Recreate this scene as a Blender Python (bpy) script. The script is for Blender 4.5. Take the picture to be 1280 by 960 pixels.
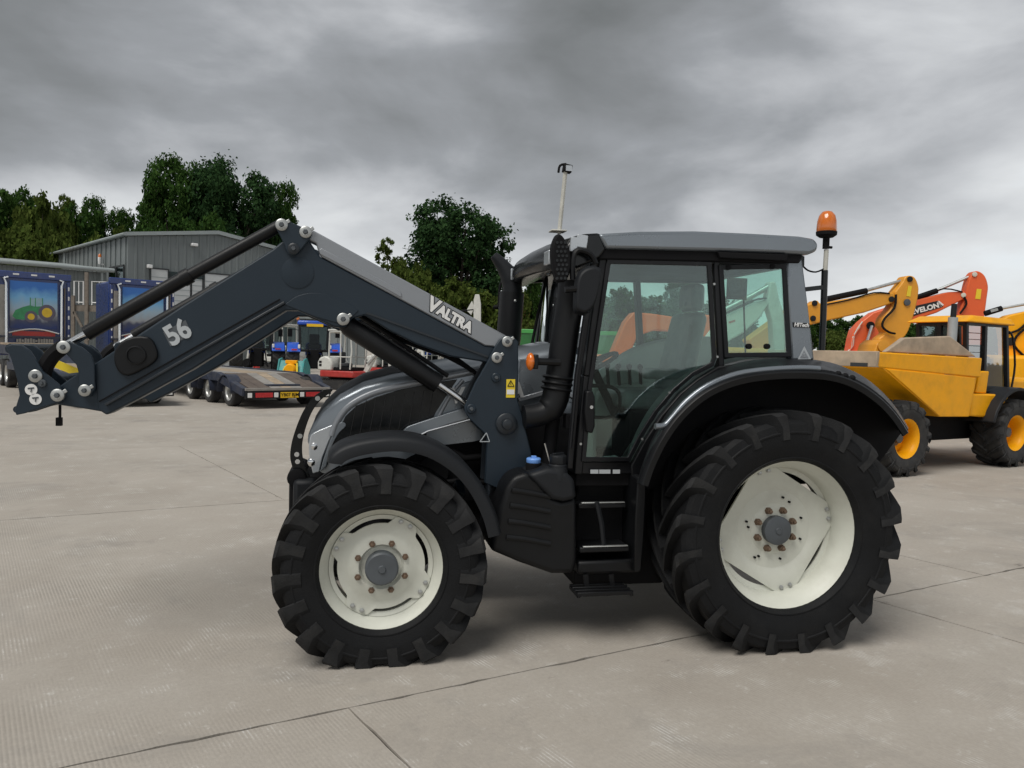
import bpy, bmesh, math, random
from mathutils import Vector, Matrix, noise as mnoise
random.seed(7)
rad = math.radians
scene = bpy.context.scene
for o in list(bpy.data.objects):
    bpy.data.objects.remove(o, do_unlink=True)
COL = scene.collection

# ------------------------------------------------------------------ camera
F = 965.0                       # focal length in pixels of the 1280 px wide photograph
CAM_H = 1.83
PITCH = math.atan(43 / F)
ROLL = rad(1.5)
fw = Vector((0, math.cos(PITCH), -math.sin(PITCH)))
r0 = Vector((1, 0, 0)); u0 = Vector((0, math.sin(PITCH), math.cos(PITCH)))
RV = math.cos(ROLL) * r0 + math.sin(ROLL) * u0
UV = -math.sin(ROLL) * r0 + math.cos(ROLL) * u0
CP = Vector((0, 0, CAM_H))
cd = bpy.data.cameras.new('camera')
cam = bpy.data.objects.new('camera', cd); COL.objects.link(cam)
cd.sensor_fit = 'HORIZONTAL'; cd.sensor_width = 36.0; cd.lens = 36.0 * F / 1280.0
cd.clip_start = 0.05; cd.clip_end = 3000
cam.matrix_world = Matrix(((RV.x, UV.x, -fw.x, CP.x), (RV.y, UV.y, -fw.y, CP.y), (RV.z, UV.z, -fw.z, CP.z), (0, 0, 0, 1)))
scene.camera = cam
scene.render.resolution_x = 1024; scene.render.resolution_y = 768
scene.render.engine = 'CYCLES'
try:
    scene.cycles.max_bounces = 8; scene.cycles.transparent_max_bounces = 24
    scene.cycles.caustics_reflective = False; scene.cycles.caustics_refractive = False
except Exception:
    pass

# ------------------------------------------------------------------ view, sky, sun
vs = scene.view_settings
vs.view_transform = 'Standard'; vs.look = 'None'; vs.exposure = 0.8; vs.gamma = 1.0; vs.use_curve_mapping = False
SUN_EL, SUN_AZ = rad(58), rad(215)       # azimuth measured clockwise from +Y
W = bpy.data.worlds.new('World'); scene.world = W; W.use_nodes = True
wt = W.node_tree; wt.nodes.clear()
def wn(t, **k):
    n = wt.nodes.new(t)
    for a, b in k.items(): setattr(n, a, b)
    return n
def wl(a, b): wt.links.new(a, b)
def wmath(op, a, b=None, clamp=False):
    n = wn('ShaderNodeMath', operation=op, use_clamp=clamp)
    for i, v in enumerate((a, b)):
        if v is None: continue
        if isinstance(v, (int, float)): n.inputs[i].default_value = v
        else: wl(v, n.inputs[i])
    return n.outputs[0]
def wnoise(vec, scale, detail, rough, dist=0.0):
    n = wn('ShaderNodeTexNoise'); wl(vec, n.inputs['Vector'])
    n.inputs['Scale'].default_value = scale; n.inputs['Detail'].default_value = detail
    n.inputs['Roughness'].default_value = rough; n.inputs['Distortion'].default_value = dist
    return n.outputs['Fac']
def wmap(v, a, b, c, d):
    n = wn('ShaderNodeMapRange', interpolation_type='SMOOTHSTEP'); wl(v, n.inputs[0])
    for i, x in enumerate((a, b, c, d)): n.inputs[1 + i].default_value = x
    return n.outputs[0]
tc = wn('ShaderNodeTexCoord'); sep = wn('ShaderNodeSeparateXYZ'); wl(tc.outputs['Generated'], sep.inputs[0])
zc = wmath('MAXIMUM', sep.outputs[2], 0.0)
mp = wn('ShaderNodeMapping', vector_type='POINT'); wl(tc.outputs['Generated'], mp.inputs['Vector'])
mp.inputs['Scale'].default_value = (1.0, 1.0, 2.3); mp.inputs['Rotation'].default_value = (0, rad(7), 0)
mp.inputs['Location'].default_value = (-5.539089202880859, -0.780773401260376, -3.321894884109497)
n_big = wnoise(mp.outputs[0], 1.35, 3, 0.45, 0.2)
n_mid = wnoise(mp.outputs[0], 3.4, 7, 0.50, 0.35)
n_fin = wnoise(mp.outputs[0], 9.0, 8, 0.55, 0.25)
dens = wmath('ADD', wmath('ADD', wmath('MULTIPLY', n_big, 0.60), wmath('MULTIPLY', n_mid, 0.34)), wmath('MULTIPLY', n_fin, 0.09))
# heavier cloud overhead, thinner towards the horizon
el = wmap(zc, 0.08, 0.42, -0.100, 0.075)
dens = wmath('ADD', dens, el)
ramp = wn('ShaderNodeValToRGB'); wl(dens, ramp.inputs[0])
cr = ramp.color_ramp; cr.interpolation = 'LINEAR'
stops = [(0.36, (4.6, 4.7, 4.75)), (0.43, (3.7, 3.8, 3.9)), (0.48, (2.9, 2.98, 3.1)), (0.54, (1.90, 1.98, 2.08)), (0.61, (1.36, 1.42, 1.46)), (0.69, (0.95, 1.00, 1.0))]
while len(cr.elements) < len(stops): cr.elements.new(0.5)
for e, (p_, c_) in zip(cr.elements, stops):
    e.position = p_; e.color = (*[x / 10 for x in c_], 1)
cmul = wn('ShaderNodeVectorMath', operation='SCALE'); wl(ramp.outputs[0], cmul.inputs[0]); cmul.inputs['Scale'].default_value = 10.0
sky = wn('ShaderNodeTexSky', sky_type='NISHITA'); sky.sun_disc = False
sky.sun_elevation = SUN_EL; sky.sun_rotation = SUN_AZ
mix = wn('ShaderNodeMix', data_type='RGBA'); wl(sky.outputs[0], mix.inputs[6]); wl(cmul.outputs[0], mix.inputs[7])
wl(wmap(dens, 0.34, 0.40, 0.86, 0.98), mix.inputs[0])
bg = wn('ShaderNodeBackground'); wl(mix.outputs[2], bg.inputs[0]); bg.inputs[1].default_value = 0.1
wl(bg.outputs[0], wn('ShaderNodeOutputWorld').inputs[0])

sl = bpy.data.lights.new('sun', 'SUN'); sl.energy = 1.5; sl.angle = rad(34); sl.color = (1.0, 0.97, 0.92)
so = bpy.data.objects.new('sun', sl); COL.objects.link(so)
sd = Vector((math.sin(SUN_AZ) * math.cos(SUN_EL), math.cos(SUN_AZ) * math.cos(SUN_EL), math.sin(SUN_EL)))
so.rotation_euler = sd.to_track_quat('Z', 'Y').to_euler(); so.location = (0, 0, 60)

# ------------------------------------------------------------------ pixel to place helpers
def ray(x, y): return fw + RV * ((x - 640) / F) - UV * ((y - 480) / F)
def gnd(x, y, z=0.0):
    d = ray(x, y); return CP + d * ((z - CAM_H) / d.z)
def at_depth(x, y, D):
    return CP + ray(x, y) * D
class Frame:
    """A thing's own axes: x along its side, y into the picture, z up; origin on the ground."""
    def __init__(s, origin, ang):
        s.o = Vector(origin); a = rad(ang); s.a = a
        s.u = Vector((math.cos(a), math.sin(a), 0)); s.n = Vector((-math.sin(a), math.cos(a), 0))
    def p(s, px, py, ly):
        d = ray(px, py); t = (ly - (CP - s.o).dot(s.n)) / d.dot(s.n)
        q = CP + d * t - s.o
        return Vector((q.dot(s.u), ly, q.z))
    def inv(s, w):
        q = Vector(w) - s.o; return Vector((q.dot(s.u), q.dot(s.n), q.z))

# ------------------------------------------------------------------ mesh collecting
class MB:
    def __init__(s): s.v = []; s.f = []; s.m = []; s.cur = 0
    def add(s, vs, fs):
        b = len(s.v); s.v += [tuple(v) for v in vs]
        for f in fs: s.f.append(tuple(b + i for i in f)); s.m.append(s.cur)
        return s
    def box(s, c, d, rz=0.0, ry=0.0, rx=0.0):
        M = Matrix.Rotation(rz, 3, 'Z') @ Matrix.Rotation(ry, 3, 'Y') @ Matrix.Rotation(rx, 3, 'X')
        vs = [Vector(c) + M @ Vector((x * d[0] / 2, y * d[1] / 2, z * d[2] / 2)) for x in (-1, 1) for y in (-1, 1) for z in (-1, 1)]
        return s.add(vs, [(0, 1, 3, 2), (4, 6, 7, 5), (0, 4, 5, 1), (2, 3, 7, 6), (0, 2, 6, 4), (1, 5, 7, 3)])
    def b2(s, a, b):
        a = Vector(a); b = Vector(b); return s.box((a + b) / 2, [abs(x) for x in (b - a)])
    def loop2(s, A, B, caps=True):
        n = len(A); fs = [(i, (i + 1) % n, n + (i + 1) % n, n + i) for i in range(n)]
        if caps: fs += [tuple(range(n))[::-1], tuple(range(n, 2 * n))]
        return s.add(list(A) + list(B), fs)
    def prism(s, pts, off):
        off = Vector(off); return s.loop2(pts, [Vector(p) + off for p in pts])
    def lathe(s, prof, c=(0, 0, 0), axis='Y', n=32, closed=False, cap0=True):
        """prof: list of (radius, along)."""
        c = Vector(c); vs = []
        for r, h in prof:
            for k in range(n):
                a = 2 * math.pi * k / n; x, z = r * math.cos(a), r * math.sin(a)
                vs.append(c + (Vector((x, h, z)) if axis == 'Y' else Vector((x, z, h)) if axis == 'Z' else Vector((h, x, z))))
        fs = []; m = len(prof)
        for i in range(m if closed else m - 1):
            j = (i + 1) % m
            for k in range(n):
                fs.append((i * n + k, i * n + (k + 1) % n, j * n + (k + 1) % n, j * n + k))
        if not closed:
            fs += ([tuple(range(n))[::-1]] if cap0 else []) + [tuple((m - 1) * n + k for k in range(n))]
        return s.add(vs, fs)
    def tube(s, path, r, n=10, flat=1.0):
        P = [Vector(p) for p in path]; m = len(P)
        R = r if isinstance(r, (list, tuple)) else [r] * m
        vs = []; prev = None
        for i in range(m):
            t = (P[min(i + 1, m - 1)] - P[max(i - 1, 0)]).normalized()
            ref = prev if prev else (Vector((0, 1, 0)) if abs(t.y) < 0.9 else Vector((0, 0, 1)))
            a = (ref - t * ref.dot(t)).normalized(); b = t.cross(a); prev = a
            for k in range(n):
                q = 2 * math.pi * k / n
                vs.append(P[i] + (a * math.cos(q) * flat + b * math.sin(q)) * R[i])
        fs = [(i * n + k, i * n + (k + 1) % n, (i + 1) * n + (k + 1) % n, (i + 1) * n + k) for i in range(m - 1) for k in range(n)]
        fs += [tuple(range(n))[::-1], tuple((m - 1) * n + k for k in range(n))]
        return s.add(vs, fs)
    def bar(s, a, b, w, h, up=(0, 0, 1)):
        a = Vector(a); b = Vector(b); t = (b - a).normalized(); up = Vector(up)
        if abs(t.dot(up)) > 0.97: up = Vector((0, 1, 0))
        x = t.cross(up).normalized(); y = x.cross(t)
        A = [a + x * w / 2 * i + y * h / 2 * j for i, j in ((-1, -1), (1, -1), (1, 1), (-1, 1))]
        return s.loop2(A, [p + (b - a) for p in A])
    def sphere(s, c, r, nu=12, nv=8):
        c = Vector(c); r = Vector(r) if not isinstance(r, (int, float)) else Vector((r, r, r))
        vs = [c + Vector((0, 0, r.z))]; 
        for i in range(1, nv):
            p = math.pi * i / nv
            for k in range(nu):
                q = 2 * math.pi * k / nu
                vs.append(c + Vector((r.x * math.sin(p) * math.cos(q), r.y * math.sin(p) * math.sin(q), r.z * math.cos(p))))
        vs.append(c - Vector((0, 0, r.z))); L = len(vs) - 1
        fs = [(0, 1 + k, 1 + (k + 1) % nu) for k in range(nu)]
        for i in range(nv - 2):
            for k in range(nu):
                a = 1 + i * nu; fs.append((a + k, a + nu + k, a + nu + (k + 1) % nu, a + (k + 1) % nu))
        a = 1 + (nv - 2) * nu
        fs += [(a + k, L, a + (k + 1) % nu) for k in range(nu)]
        return s.add(vs, fs)
    def loft(s, secs, closed=True, caps=True):
        n = len(secs[0]); vs = [p for q in secs for p in q]; fs = []
        for i in range(len(secs) - 1):
            for k in range(n if closed else n - 1):
                fs.append((i * n + k, i * n + (k + 1) % n, (i + 1) * n + (k + 1) % n, (i + 1) * n + k))
        if closed and caps:
            fs += [tuple(range(n))[::-1], tuple((len(secs) - 1) * n + k for k in range(n))]
        return s.add(vs, fs)
    def mirror(s):
        q = MB(); q.v = [(x, -y, z) for x, y, z in s.v]; q.f = [f[::-1] for f in s.f]; q.m = list(s.m); return q
    def build(s, name, mat, parent=None, bevel=0.0, smooth=40, loc=None, seg=2):
        me = bpy.data.meshes.new(name); me.from_pydata(s.v, [], s.f)
        bm = bmesh.new(); bm.from_mesh(me); bmesh.ops.recalc_face_normals(bm, faces=bm.faces); bm.to_mesh(me); bm.free()
        mats = mat if isinstance(mat, (list, tuple)) else [mat]
        for m in mats: me.materials.append(m)
        if len(mats) > 1: me.polygons.foreach_set('material_index', s.m)
        if smooth:
            me.polygons.foreach_set('use_smooth', [True] * len(me.polygons))
            me.set_sharp_from_angle(angle=rad(smooth))
        me.update()
        return link(name, me, parent, bevel, loc, seg)
def link(name, me, parent=None, bevel=0.0, loc=None, seg=2):
    o = bpy.data.objects.new(name, me); COL.objects.link(o)
    if parent is not None: o.parent = parent
    if loc is not None: o.location = loc
    if bevel:
        b = o.modifiers.new('bevel', 'BEVEL'); b.width = bevel; b.segments = seg; b.limit_method = 'ANGLE'; b.angle_limit = rad(35); b.harden_normals = False
    return o
def thing(name, label, cat, loc=(0, 0, 0), rz=0.0, group=None):
    o = bpy.data.objects.new(name, None); COL.objects.link(o)
    o.location = loc; o.rotation_euler = (0, 0, rz); o.empty_display_size = 0.3
    return tag(o, label, cat, group)
def tag(o, label=None, cat=None, group=None, kind=None):
    if label: o['label'] = label
    if cat: o['category'] = cat
    if group: o['group'] = group
    if kind: o['kind'] = kind
    return o
def part_empty(name, parent, loc=(0, 0, 0)):
    o = bpy.data.objects.new(name, None); COL.objects.link(o); o.parent = parent; o.location = loc; o.empty_display_size = 0.2
    return o
def copy_tree(o, parent=None):
    c = o.copy(); COL.objects.link(c); c.parent = parent
    for ch in list(o.children): copy_tree(ch, c)
    return c

# ------------------------------------------------------------------ materials
MATS = {}
def mat(name, col, rough=0.5, metal=0.0, var=0.12, scale=6.0, bump=0.0, bscale=40.0, dirt=0.0, dirtcol=(0.16, 0.14, 0.11), coat=0.0, spec=0.5, emit=None):
    if name in MATS: return MATS[name]
    m = bpy.data.materials.new(name); m.use_nodes = True; nt = m.node_tree; N = nt.nodes; L = nt.links
    b = N['Principled BSDF']; b.inputs['Roughness'].default_value = rough; b.inputs['Metallic'].default_value = metal
    b.inputs['Coat Weight'].default_value = coat; b.inputs['Coat Roughness'].default_value = 0.12
    b.inputs['Specular IOR Level'].default_value = spec
    t = N.new('ShaderNodeTexCoord'); nz = N.new('ShaderNodeTexNoise'); L.new(t.outputs['Object'], nz.inputs['Vector'])
    nz.inputs['Scale'].default_value = scale; nz.inputs['Detail'].default_value = 6; nz.inputs['Roughness'].default_value = 0.6
    mr = N.new('ShaderNodeMapRange'); L.new(nz.outputs['Fac'], mr.inputs[0])
    mr.inputs[1].default_value = 0.3; mr.inputs[2].default_value = 0.7; mr.inputs[3].default_value = 1 - var; mr.inputs[4].default_value = 1 + var
    sc = N.new('ShaderNodeVectorMath'); sc.operation = 'SCALE'; sc.inputs[0].default_value = col; L.new(mr.outputs[0], sc.inputs['Scale'])
    out = sc.outputs[0]
    if dirt > 0:
        n2 = N.new('ShaderNodeTexNoise'); L.new(t.outputs['Object'], n2.inputs['Vector']); n2.inputs['Scale'].default_value = scale * 0.9; n2.inputs['Detail'].default_value = 9; n2.inputs['Roughness'].default_value = 0.7
        r2 = N.new('ShaderNodeMapRange'); L.new(n2.outputs['Fac'], r2.inputs[0]); r2.inputs[1].default_value = 0.48; r2.inputs[2].default_value = 0.72; r2.inputs[3].default_value = 0; r2.inputs[4].default_value = dirt
        mx = N.new('ShaderNodeMix'); mx.data_type = 'RGBA'; L.new(r2.outputs[0], mx.inputs[0]); L.new(out, mx.inputs[6]); mx.inputs[7].default_value = (*dirtcol, 1)
        out = mx.outputs[2]
    L.new(out, b.inputs['Base Color'])
    rr = N.new('ShaderNodeMapRange'); L.new(nz.outputs['Fac'], rr.inputs[0]); rr.inputs[1].default_value = 0.3; rr.inputs[2].default_value = 0.7
    rr.inputs[3].default_value = max(0.02, rough - 0.08); rr.inputs[4].default_value = min(1, rough + 0.1); L.new(rr.outputs[0], b.inputs['Roughness'])
    if bump > 0:
        nb = N.new('ShaderNodeTexNoise'); L.new(t.outputs['Object'], nb.inputs['Vector']); nb.inputs['Scale'].default_value = bscale; nb.inputs['Detail'].default_value = 4
        bp = N.new('ShaderNodeBump'); bp.inputs['Strength'].default_value = bump; bp.inputs['Distance'].default_value = 0.01; L.new(nb.outputs['Fac'], bp.inputs['Height']); L.new(bp.outputs[0], b.inputs['Normal'])
    if emit:
        b.inputs['Emission Color'].default_value = (*emit[:3], 1); b.inputs['Emission Strength'].default_value = emit[3]
    MATS[name] = m; return m
def glass(name, tint, refl=1.0):
    if name in MATS: return MATS[name]
    m = bpy.data.materials.new(name); m.use_nodes = True; nt = m.node_tree; N = nt.nodes; L = nt.links
    for n in list(N):
        if n.type != 'OUTPUT_MATERIAL': N.remove(n)
    out = [n for n in N if n.type == 'OUTPUT_MATERIAL'][0]
    tr = N.new('ShaderNodeBsdfTransparent'); tr.inputs[0].default_value = (*tint, 1)
    gl = N.new('ShaderNodeBsdfGlossy'); gl.inputs['Roughness'].default_value = 0.03; gl.inputs[0].default_value = (0.95, 0.98, 1.0, 1)
    fr = N.new('ShaderNodeFresnel'); fr.inputs['IOR'].default_value = 1.5
    t = N.new('ShaderNodeTexCoord'); nz = N.new('ShaderNodeTexNoise'); nz.inputs['Scale'].default_value = 3; L.new(t.outputs['Object'], nz.inputs['Vector'])
    bp = N.new('ShaderNodeBump'); bp.inputs['Strength'].default_value = 0.06; bp.inputs['Distance'].default_value = 0.02; L.new(nz.outputs['Fac'], bp.inputs['Height']); L.new(bp.outputs[0], gl.inputs['Normal'])
    mu = N.new('ShaderNodeMath'); mu.operation = 'MULTIPLY'; mu.use_clamp = True; mu.inputs[1].default_value = refl; L.new(fr.outputs[0], mu.inputs[0])
    mx = N.new('ShaderNodeMixShader'); L.new(mu.outputs[0], mx.inputs[0]); L.new(tr.outputs[0], mx.inputs[1]); L.new(gl.outputs[0], mx.inputs[2]); L.new(mx.outputs[0], out.inputs[0])
    MATS[name] = m; return m

m_tyre = mat('tyre_rubber', (0.0075, 0.0080, 0.0090), 0.66, var=0.25, scale=5, bump=0.25, bscale=120, dirt=0.35, dirtcol=(0.024, 0.0235, 0.023), spec=0.2)
m_tyre2 = mat('worn_tyre_rubber', (0.022, 0.022, 0.023), 0.75, var=0.3, scale=5, bump=0.3, bscale=60, dirt=0.5, dirtcol=(0.085, 0.08, 0.07))
m_lug = mat('dusty_lug_rubber', (0.021, 0.0215, 0.0225), 0.8, var=0.3, scale=9, bump=0.25, bscale=120, dirt=0.6, dirtcol=(0.045, 0.044, 0.042), spec=0.2)
m_rim = mat('cream_rim_paint', (0.62, 0.63, 0.56), 0.42, var=0.05, scale=4, dirt=0.25, dirtcol=(0.36, 0.34, 0.28))
m_hub = mat('hub_grey', (0.075, 0.085, 0.095), 0.5)
m_nut = mat('rusty_nut', (0.19, 0.13, 0.09), 0.6, 0.5, var=0.3, scale=60)
m_steel = mat('bright_steel', (0.72, 0.73, 0.74), 0.22, 1.0, var=0.05)
m_zinc = mat('zinc_steel', (0.46, 0.47, 0.46), 0.42, 0.8, var=0.1)
m_load = mat('loader_slate_paint', (0.0185, 0.029, 0.041), 0.40, var=0.08, scale=3, spec=0.3, bump=0.04, bscale=300)
m_loadd = mat('loader_dark_paint', (0.014, 0.019, 0.025), 0.42, var=0.1)
m_silver = mat('silver_paint', (0.255, 0.27, 0.29), 0.33, 0.35, var=0.04, scale=3, coat=0.3)
m_gun = mat('gunmetal_paint', (0.20, 0.225, 0.25), 0.30, 0.55, var=0.05, scale=3, coat=0.6)
m_black = mat('black_plastic', (0.0045, 0.005, 0.006), 0.42, var=0.2, scale=5, bump=0.08, bscale=400, spec=0.3)
m_gloss = mat('black_gloss', (0.004, 0.005, 0.006), 0.2, var=0.1, spec=0.4)
m_matte = mat('black_matte', (0.006, 0.006, 0.007), 0.75, var=0.2, spec=0.2)
m_mesh = mat('grille_mesh', (0.007, 0.007, 0.008), 0.6, var=0.3, scale=20)
m_frame = mat('cab_frame_black', (0.006, 0.0065, 0.008), 0.33, var=0.15, spec=0.35)
m_guard = mat('mudguard_plastic', (0.012, 0.0135, 0.016), 0.5, var=0.12, scale=4, bump=0.05, bscale=300, spec=0.28)
m_int = mat('interior_grey', (0.40, 0.42, 0.40), 0.7, var=0.08)
m_intl = mat('interior_pale', (0.60, 0.62, 0.60), 0.7, var=0.06)
m_wrap = mat('seat_plastic_wrap', (0.30, 0.32, 0.33), 0.35, var=0.25, scale=7, bump=.5, bscale=9)
m_seat = mat('seat_fabric', (0.035, 0.038, 0.042), 0.85, var=0.2, scale=30, bump=0.2, bscale=200)
m_lens = mat('lamp_lens', (0.45, 0.48, 0.51), 0.12, 0.25, var=0.08, coat=0.8)
m_amber = mat('amber_lens', (0.75, 0.17, 0.01), 0.18, var=0.1, coat=0.8)
m_amberd = mat('amber_beacon', (0.62, 0.15, 0.012), 0.15, var=0.12, coat=0.8)
m_blue = mat('adblue_cap', (0.17, 0.36, 0.80), 0.4)
m_white = mat('white_print', (0.78, 0.78, 0.77), 0.45, var=0.03)
m_pgrey = mat('pale_grey_print', (0.45, 0.48, 0.5), 0.45, var=0.03)
m_yel = mat('label_yellow', (0.80, 0.60, 0.03), 0.5, var=0.05)
m_red = mat('red_paint', (0.42, 0.035, 0.03), 0.4, dirt=0.2)
m_gl = glass('cab_glass', (0.80, 0.92, 0.88), 1.7)
m_glf = glass('clear_tint_glass', (0.80, 0.92, 0.88), 1.0)
m_pv = glass("machine_glass", (0.42, 0.50, 0.50), 0.45)
m_paper = mat('paper', (0.55, 0.66, 0.68), 0.7)
m_cream = mat('cream_pole_paint', (0.52, 0.51, 0.46), 0.5, dirt=0.3)

def text_mesh(txt, size, shear=0.0, bold=0.0, depth=0.002):
    cu = bpy.data.curves.new('lettering', 'FONT'); cu.body = txt; cu.size = size; cu.shear = shear; cu.offset = bold; cu.extrude = depth
    cu.align_x = 'CENTER'; cu.align_y = 'CENTER'; cu.resolution_u = 3
    o = bpy.data.objects.new('lettering', cu); COL.objects.link(o)
    dg = bpy.context.evaluated_depsgraph_get(); me = bpy.data.meshes.new_from_object(o.evaluated_get(dg))
    bpy.data.objects.remove(o, do_unlink=True); bpy.data.curves.remove(cu)
    return me
def lettering(name, txt, pos, xdir, ydir, size, m, parent, shear=0.0, bold=0.0, depth=0.002, sx=1.0):
    """Flat letters at pos; xdir = reading direction, ydir = up of the letters (parent axes)."""
    me = text_mesh(txt, size, shear, bold, depth); me.materials.clear(); me.materials.append(m)
    x = Vector(xdir).normalized(); y = Vector(ydir); y = (y - x * y.dot(x)).normalized(); z = x.cross(y)
    M = Matrix(((x.x * sx, y.x, z.x), (x.y * sx, y.y, z.y), (x.z * sx, y.z, z.z)))
    for v in me.vertices: v.co = M @ v.co
    o = link(name, me, parent, loc=pos); return o

# ------------------------------------------------------------------ tyres and wheels
def tyre_mb(R, Wd, rr, n_lug, lug_h, lug_w, sweep, flat=None, sgn=1, seg=72, shoulder=0.2):
    """Axis along y, outer face at -Wd/2. flat: distance from axle to ground."""
    h = Wd / 2; b = MB(); Rc = R - lug_h
    d_ = Rc - rr
    prof = [(rr, -h * .80), (rr + .012, -h * .86), (rr + .02, -h * .92), (rr + .026, -h * .925), (rr + .030, -h * .91), (rr + d_ * .35, -h * .99), (rr + d_ * .50, -h * 1.01), (rr + d_ * .66, -h * 1.005), (rr + d_ * .68, -h * 1.025), (rr + d_ * .71, -h * 1.025), (rr + d_ * .73, -h * 1.0), (Rc - .03, -h * .96), (Rc - .008, -h * .84), (Rc, -h * .4)]
    prof = prof + [(r, -y) for r, y in prof[::-1]]
    b.lathe(prof, n=seg, closed=True)
    dr = sgn
    for side in (-1, 1):
        for k in range(n_lug):
            f0 = 2 * math.pi * (k + (0.5 if side > 0 else 0)) / n_lug
            secs = []
            ts = (-.06, .1, .3, .55, .8, .93, 1.0, 1.06)
            for t in ts:
                y = side * h * min(t, 1.0) * 1.0
                top = R - .006 * t * t if t < .98 else (R - .022 if t < 1.02 else R - lug_h - shoulder * .22)
                if t > 1.02: y = side * h * 1.035
                base = Rc - .03 if t < .9 else Rc - .05 - shoulder * .35
                # angle grows towards the shoulder
                fa = f0 - dr * sweep * (max(t, 0) ** .85)
                w = lug_w * (.55 + .50 * max(t, 0)) * (.60 if t > 1.02 else .95 if t > .98 else 1.0)
                q = []
                for rr_, ww in ((base, w * .58), (top, w * .47)):
                    q.append((rr_, ww))
                P = []
                for rr_, da in ((q[0][0], -q[0][1]), (q[1][0], -q[1][1]), (q[1][0], q[1][1]), (q[0][0], q[0][1])):
                    a = fa + da / R
                    P.append(Vector((rr_ * math.cos(a), y, rr_ * math.sin(a))))
                secs.append(P)
            f_ = len(b.f); b.loft(secs)
            for i in range(len(secs) - 1): b.m[f_ + i * 4 + 1] = 1
            b.m[-1] = 1
    if flat:
        nv = []
        for x, y, z in b.v:
            if z < -flat + .03:
                d = -flat + .03 - z
                z = -flat + .03 - .03 * (1 - math.exp(-d / .03))
                y *= 1 + .25 * d
            nv.append((x, y, z))
        b.v = nv
    return b
def rim_mb(rr, wd, dish, ring=None):
    h = wd / 2; b = MB()
    if ring: b.lathe([(rr - .05, -h + dish + .006), (ring, -h + dish + .016), (ring, -h + dish + .03), (rr - .05, -h + dish + .022)], n=64, closed=True)
    p = [(rr + .022, -h), (rr + .026, -h + .012), (rr + .004, -h + .022), (rr - .004, -h + .05), (rr - .03, -h + .075), (rr - .045, -h + .15), (rr - .045, h - .06), (rr, h - .02), (rr + .02, h),
         (rr + .008, h - .004), (rr - .06, h - .06), (rr - .062, -h + .155), (rr - .045, -h + .085), (rr - .02, -h + .056), (rr - .008, -h + .03), (rr + .012, -h - .002)]
    b.lathe(p, n=64, closed=True); return b

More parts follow.
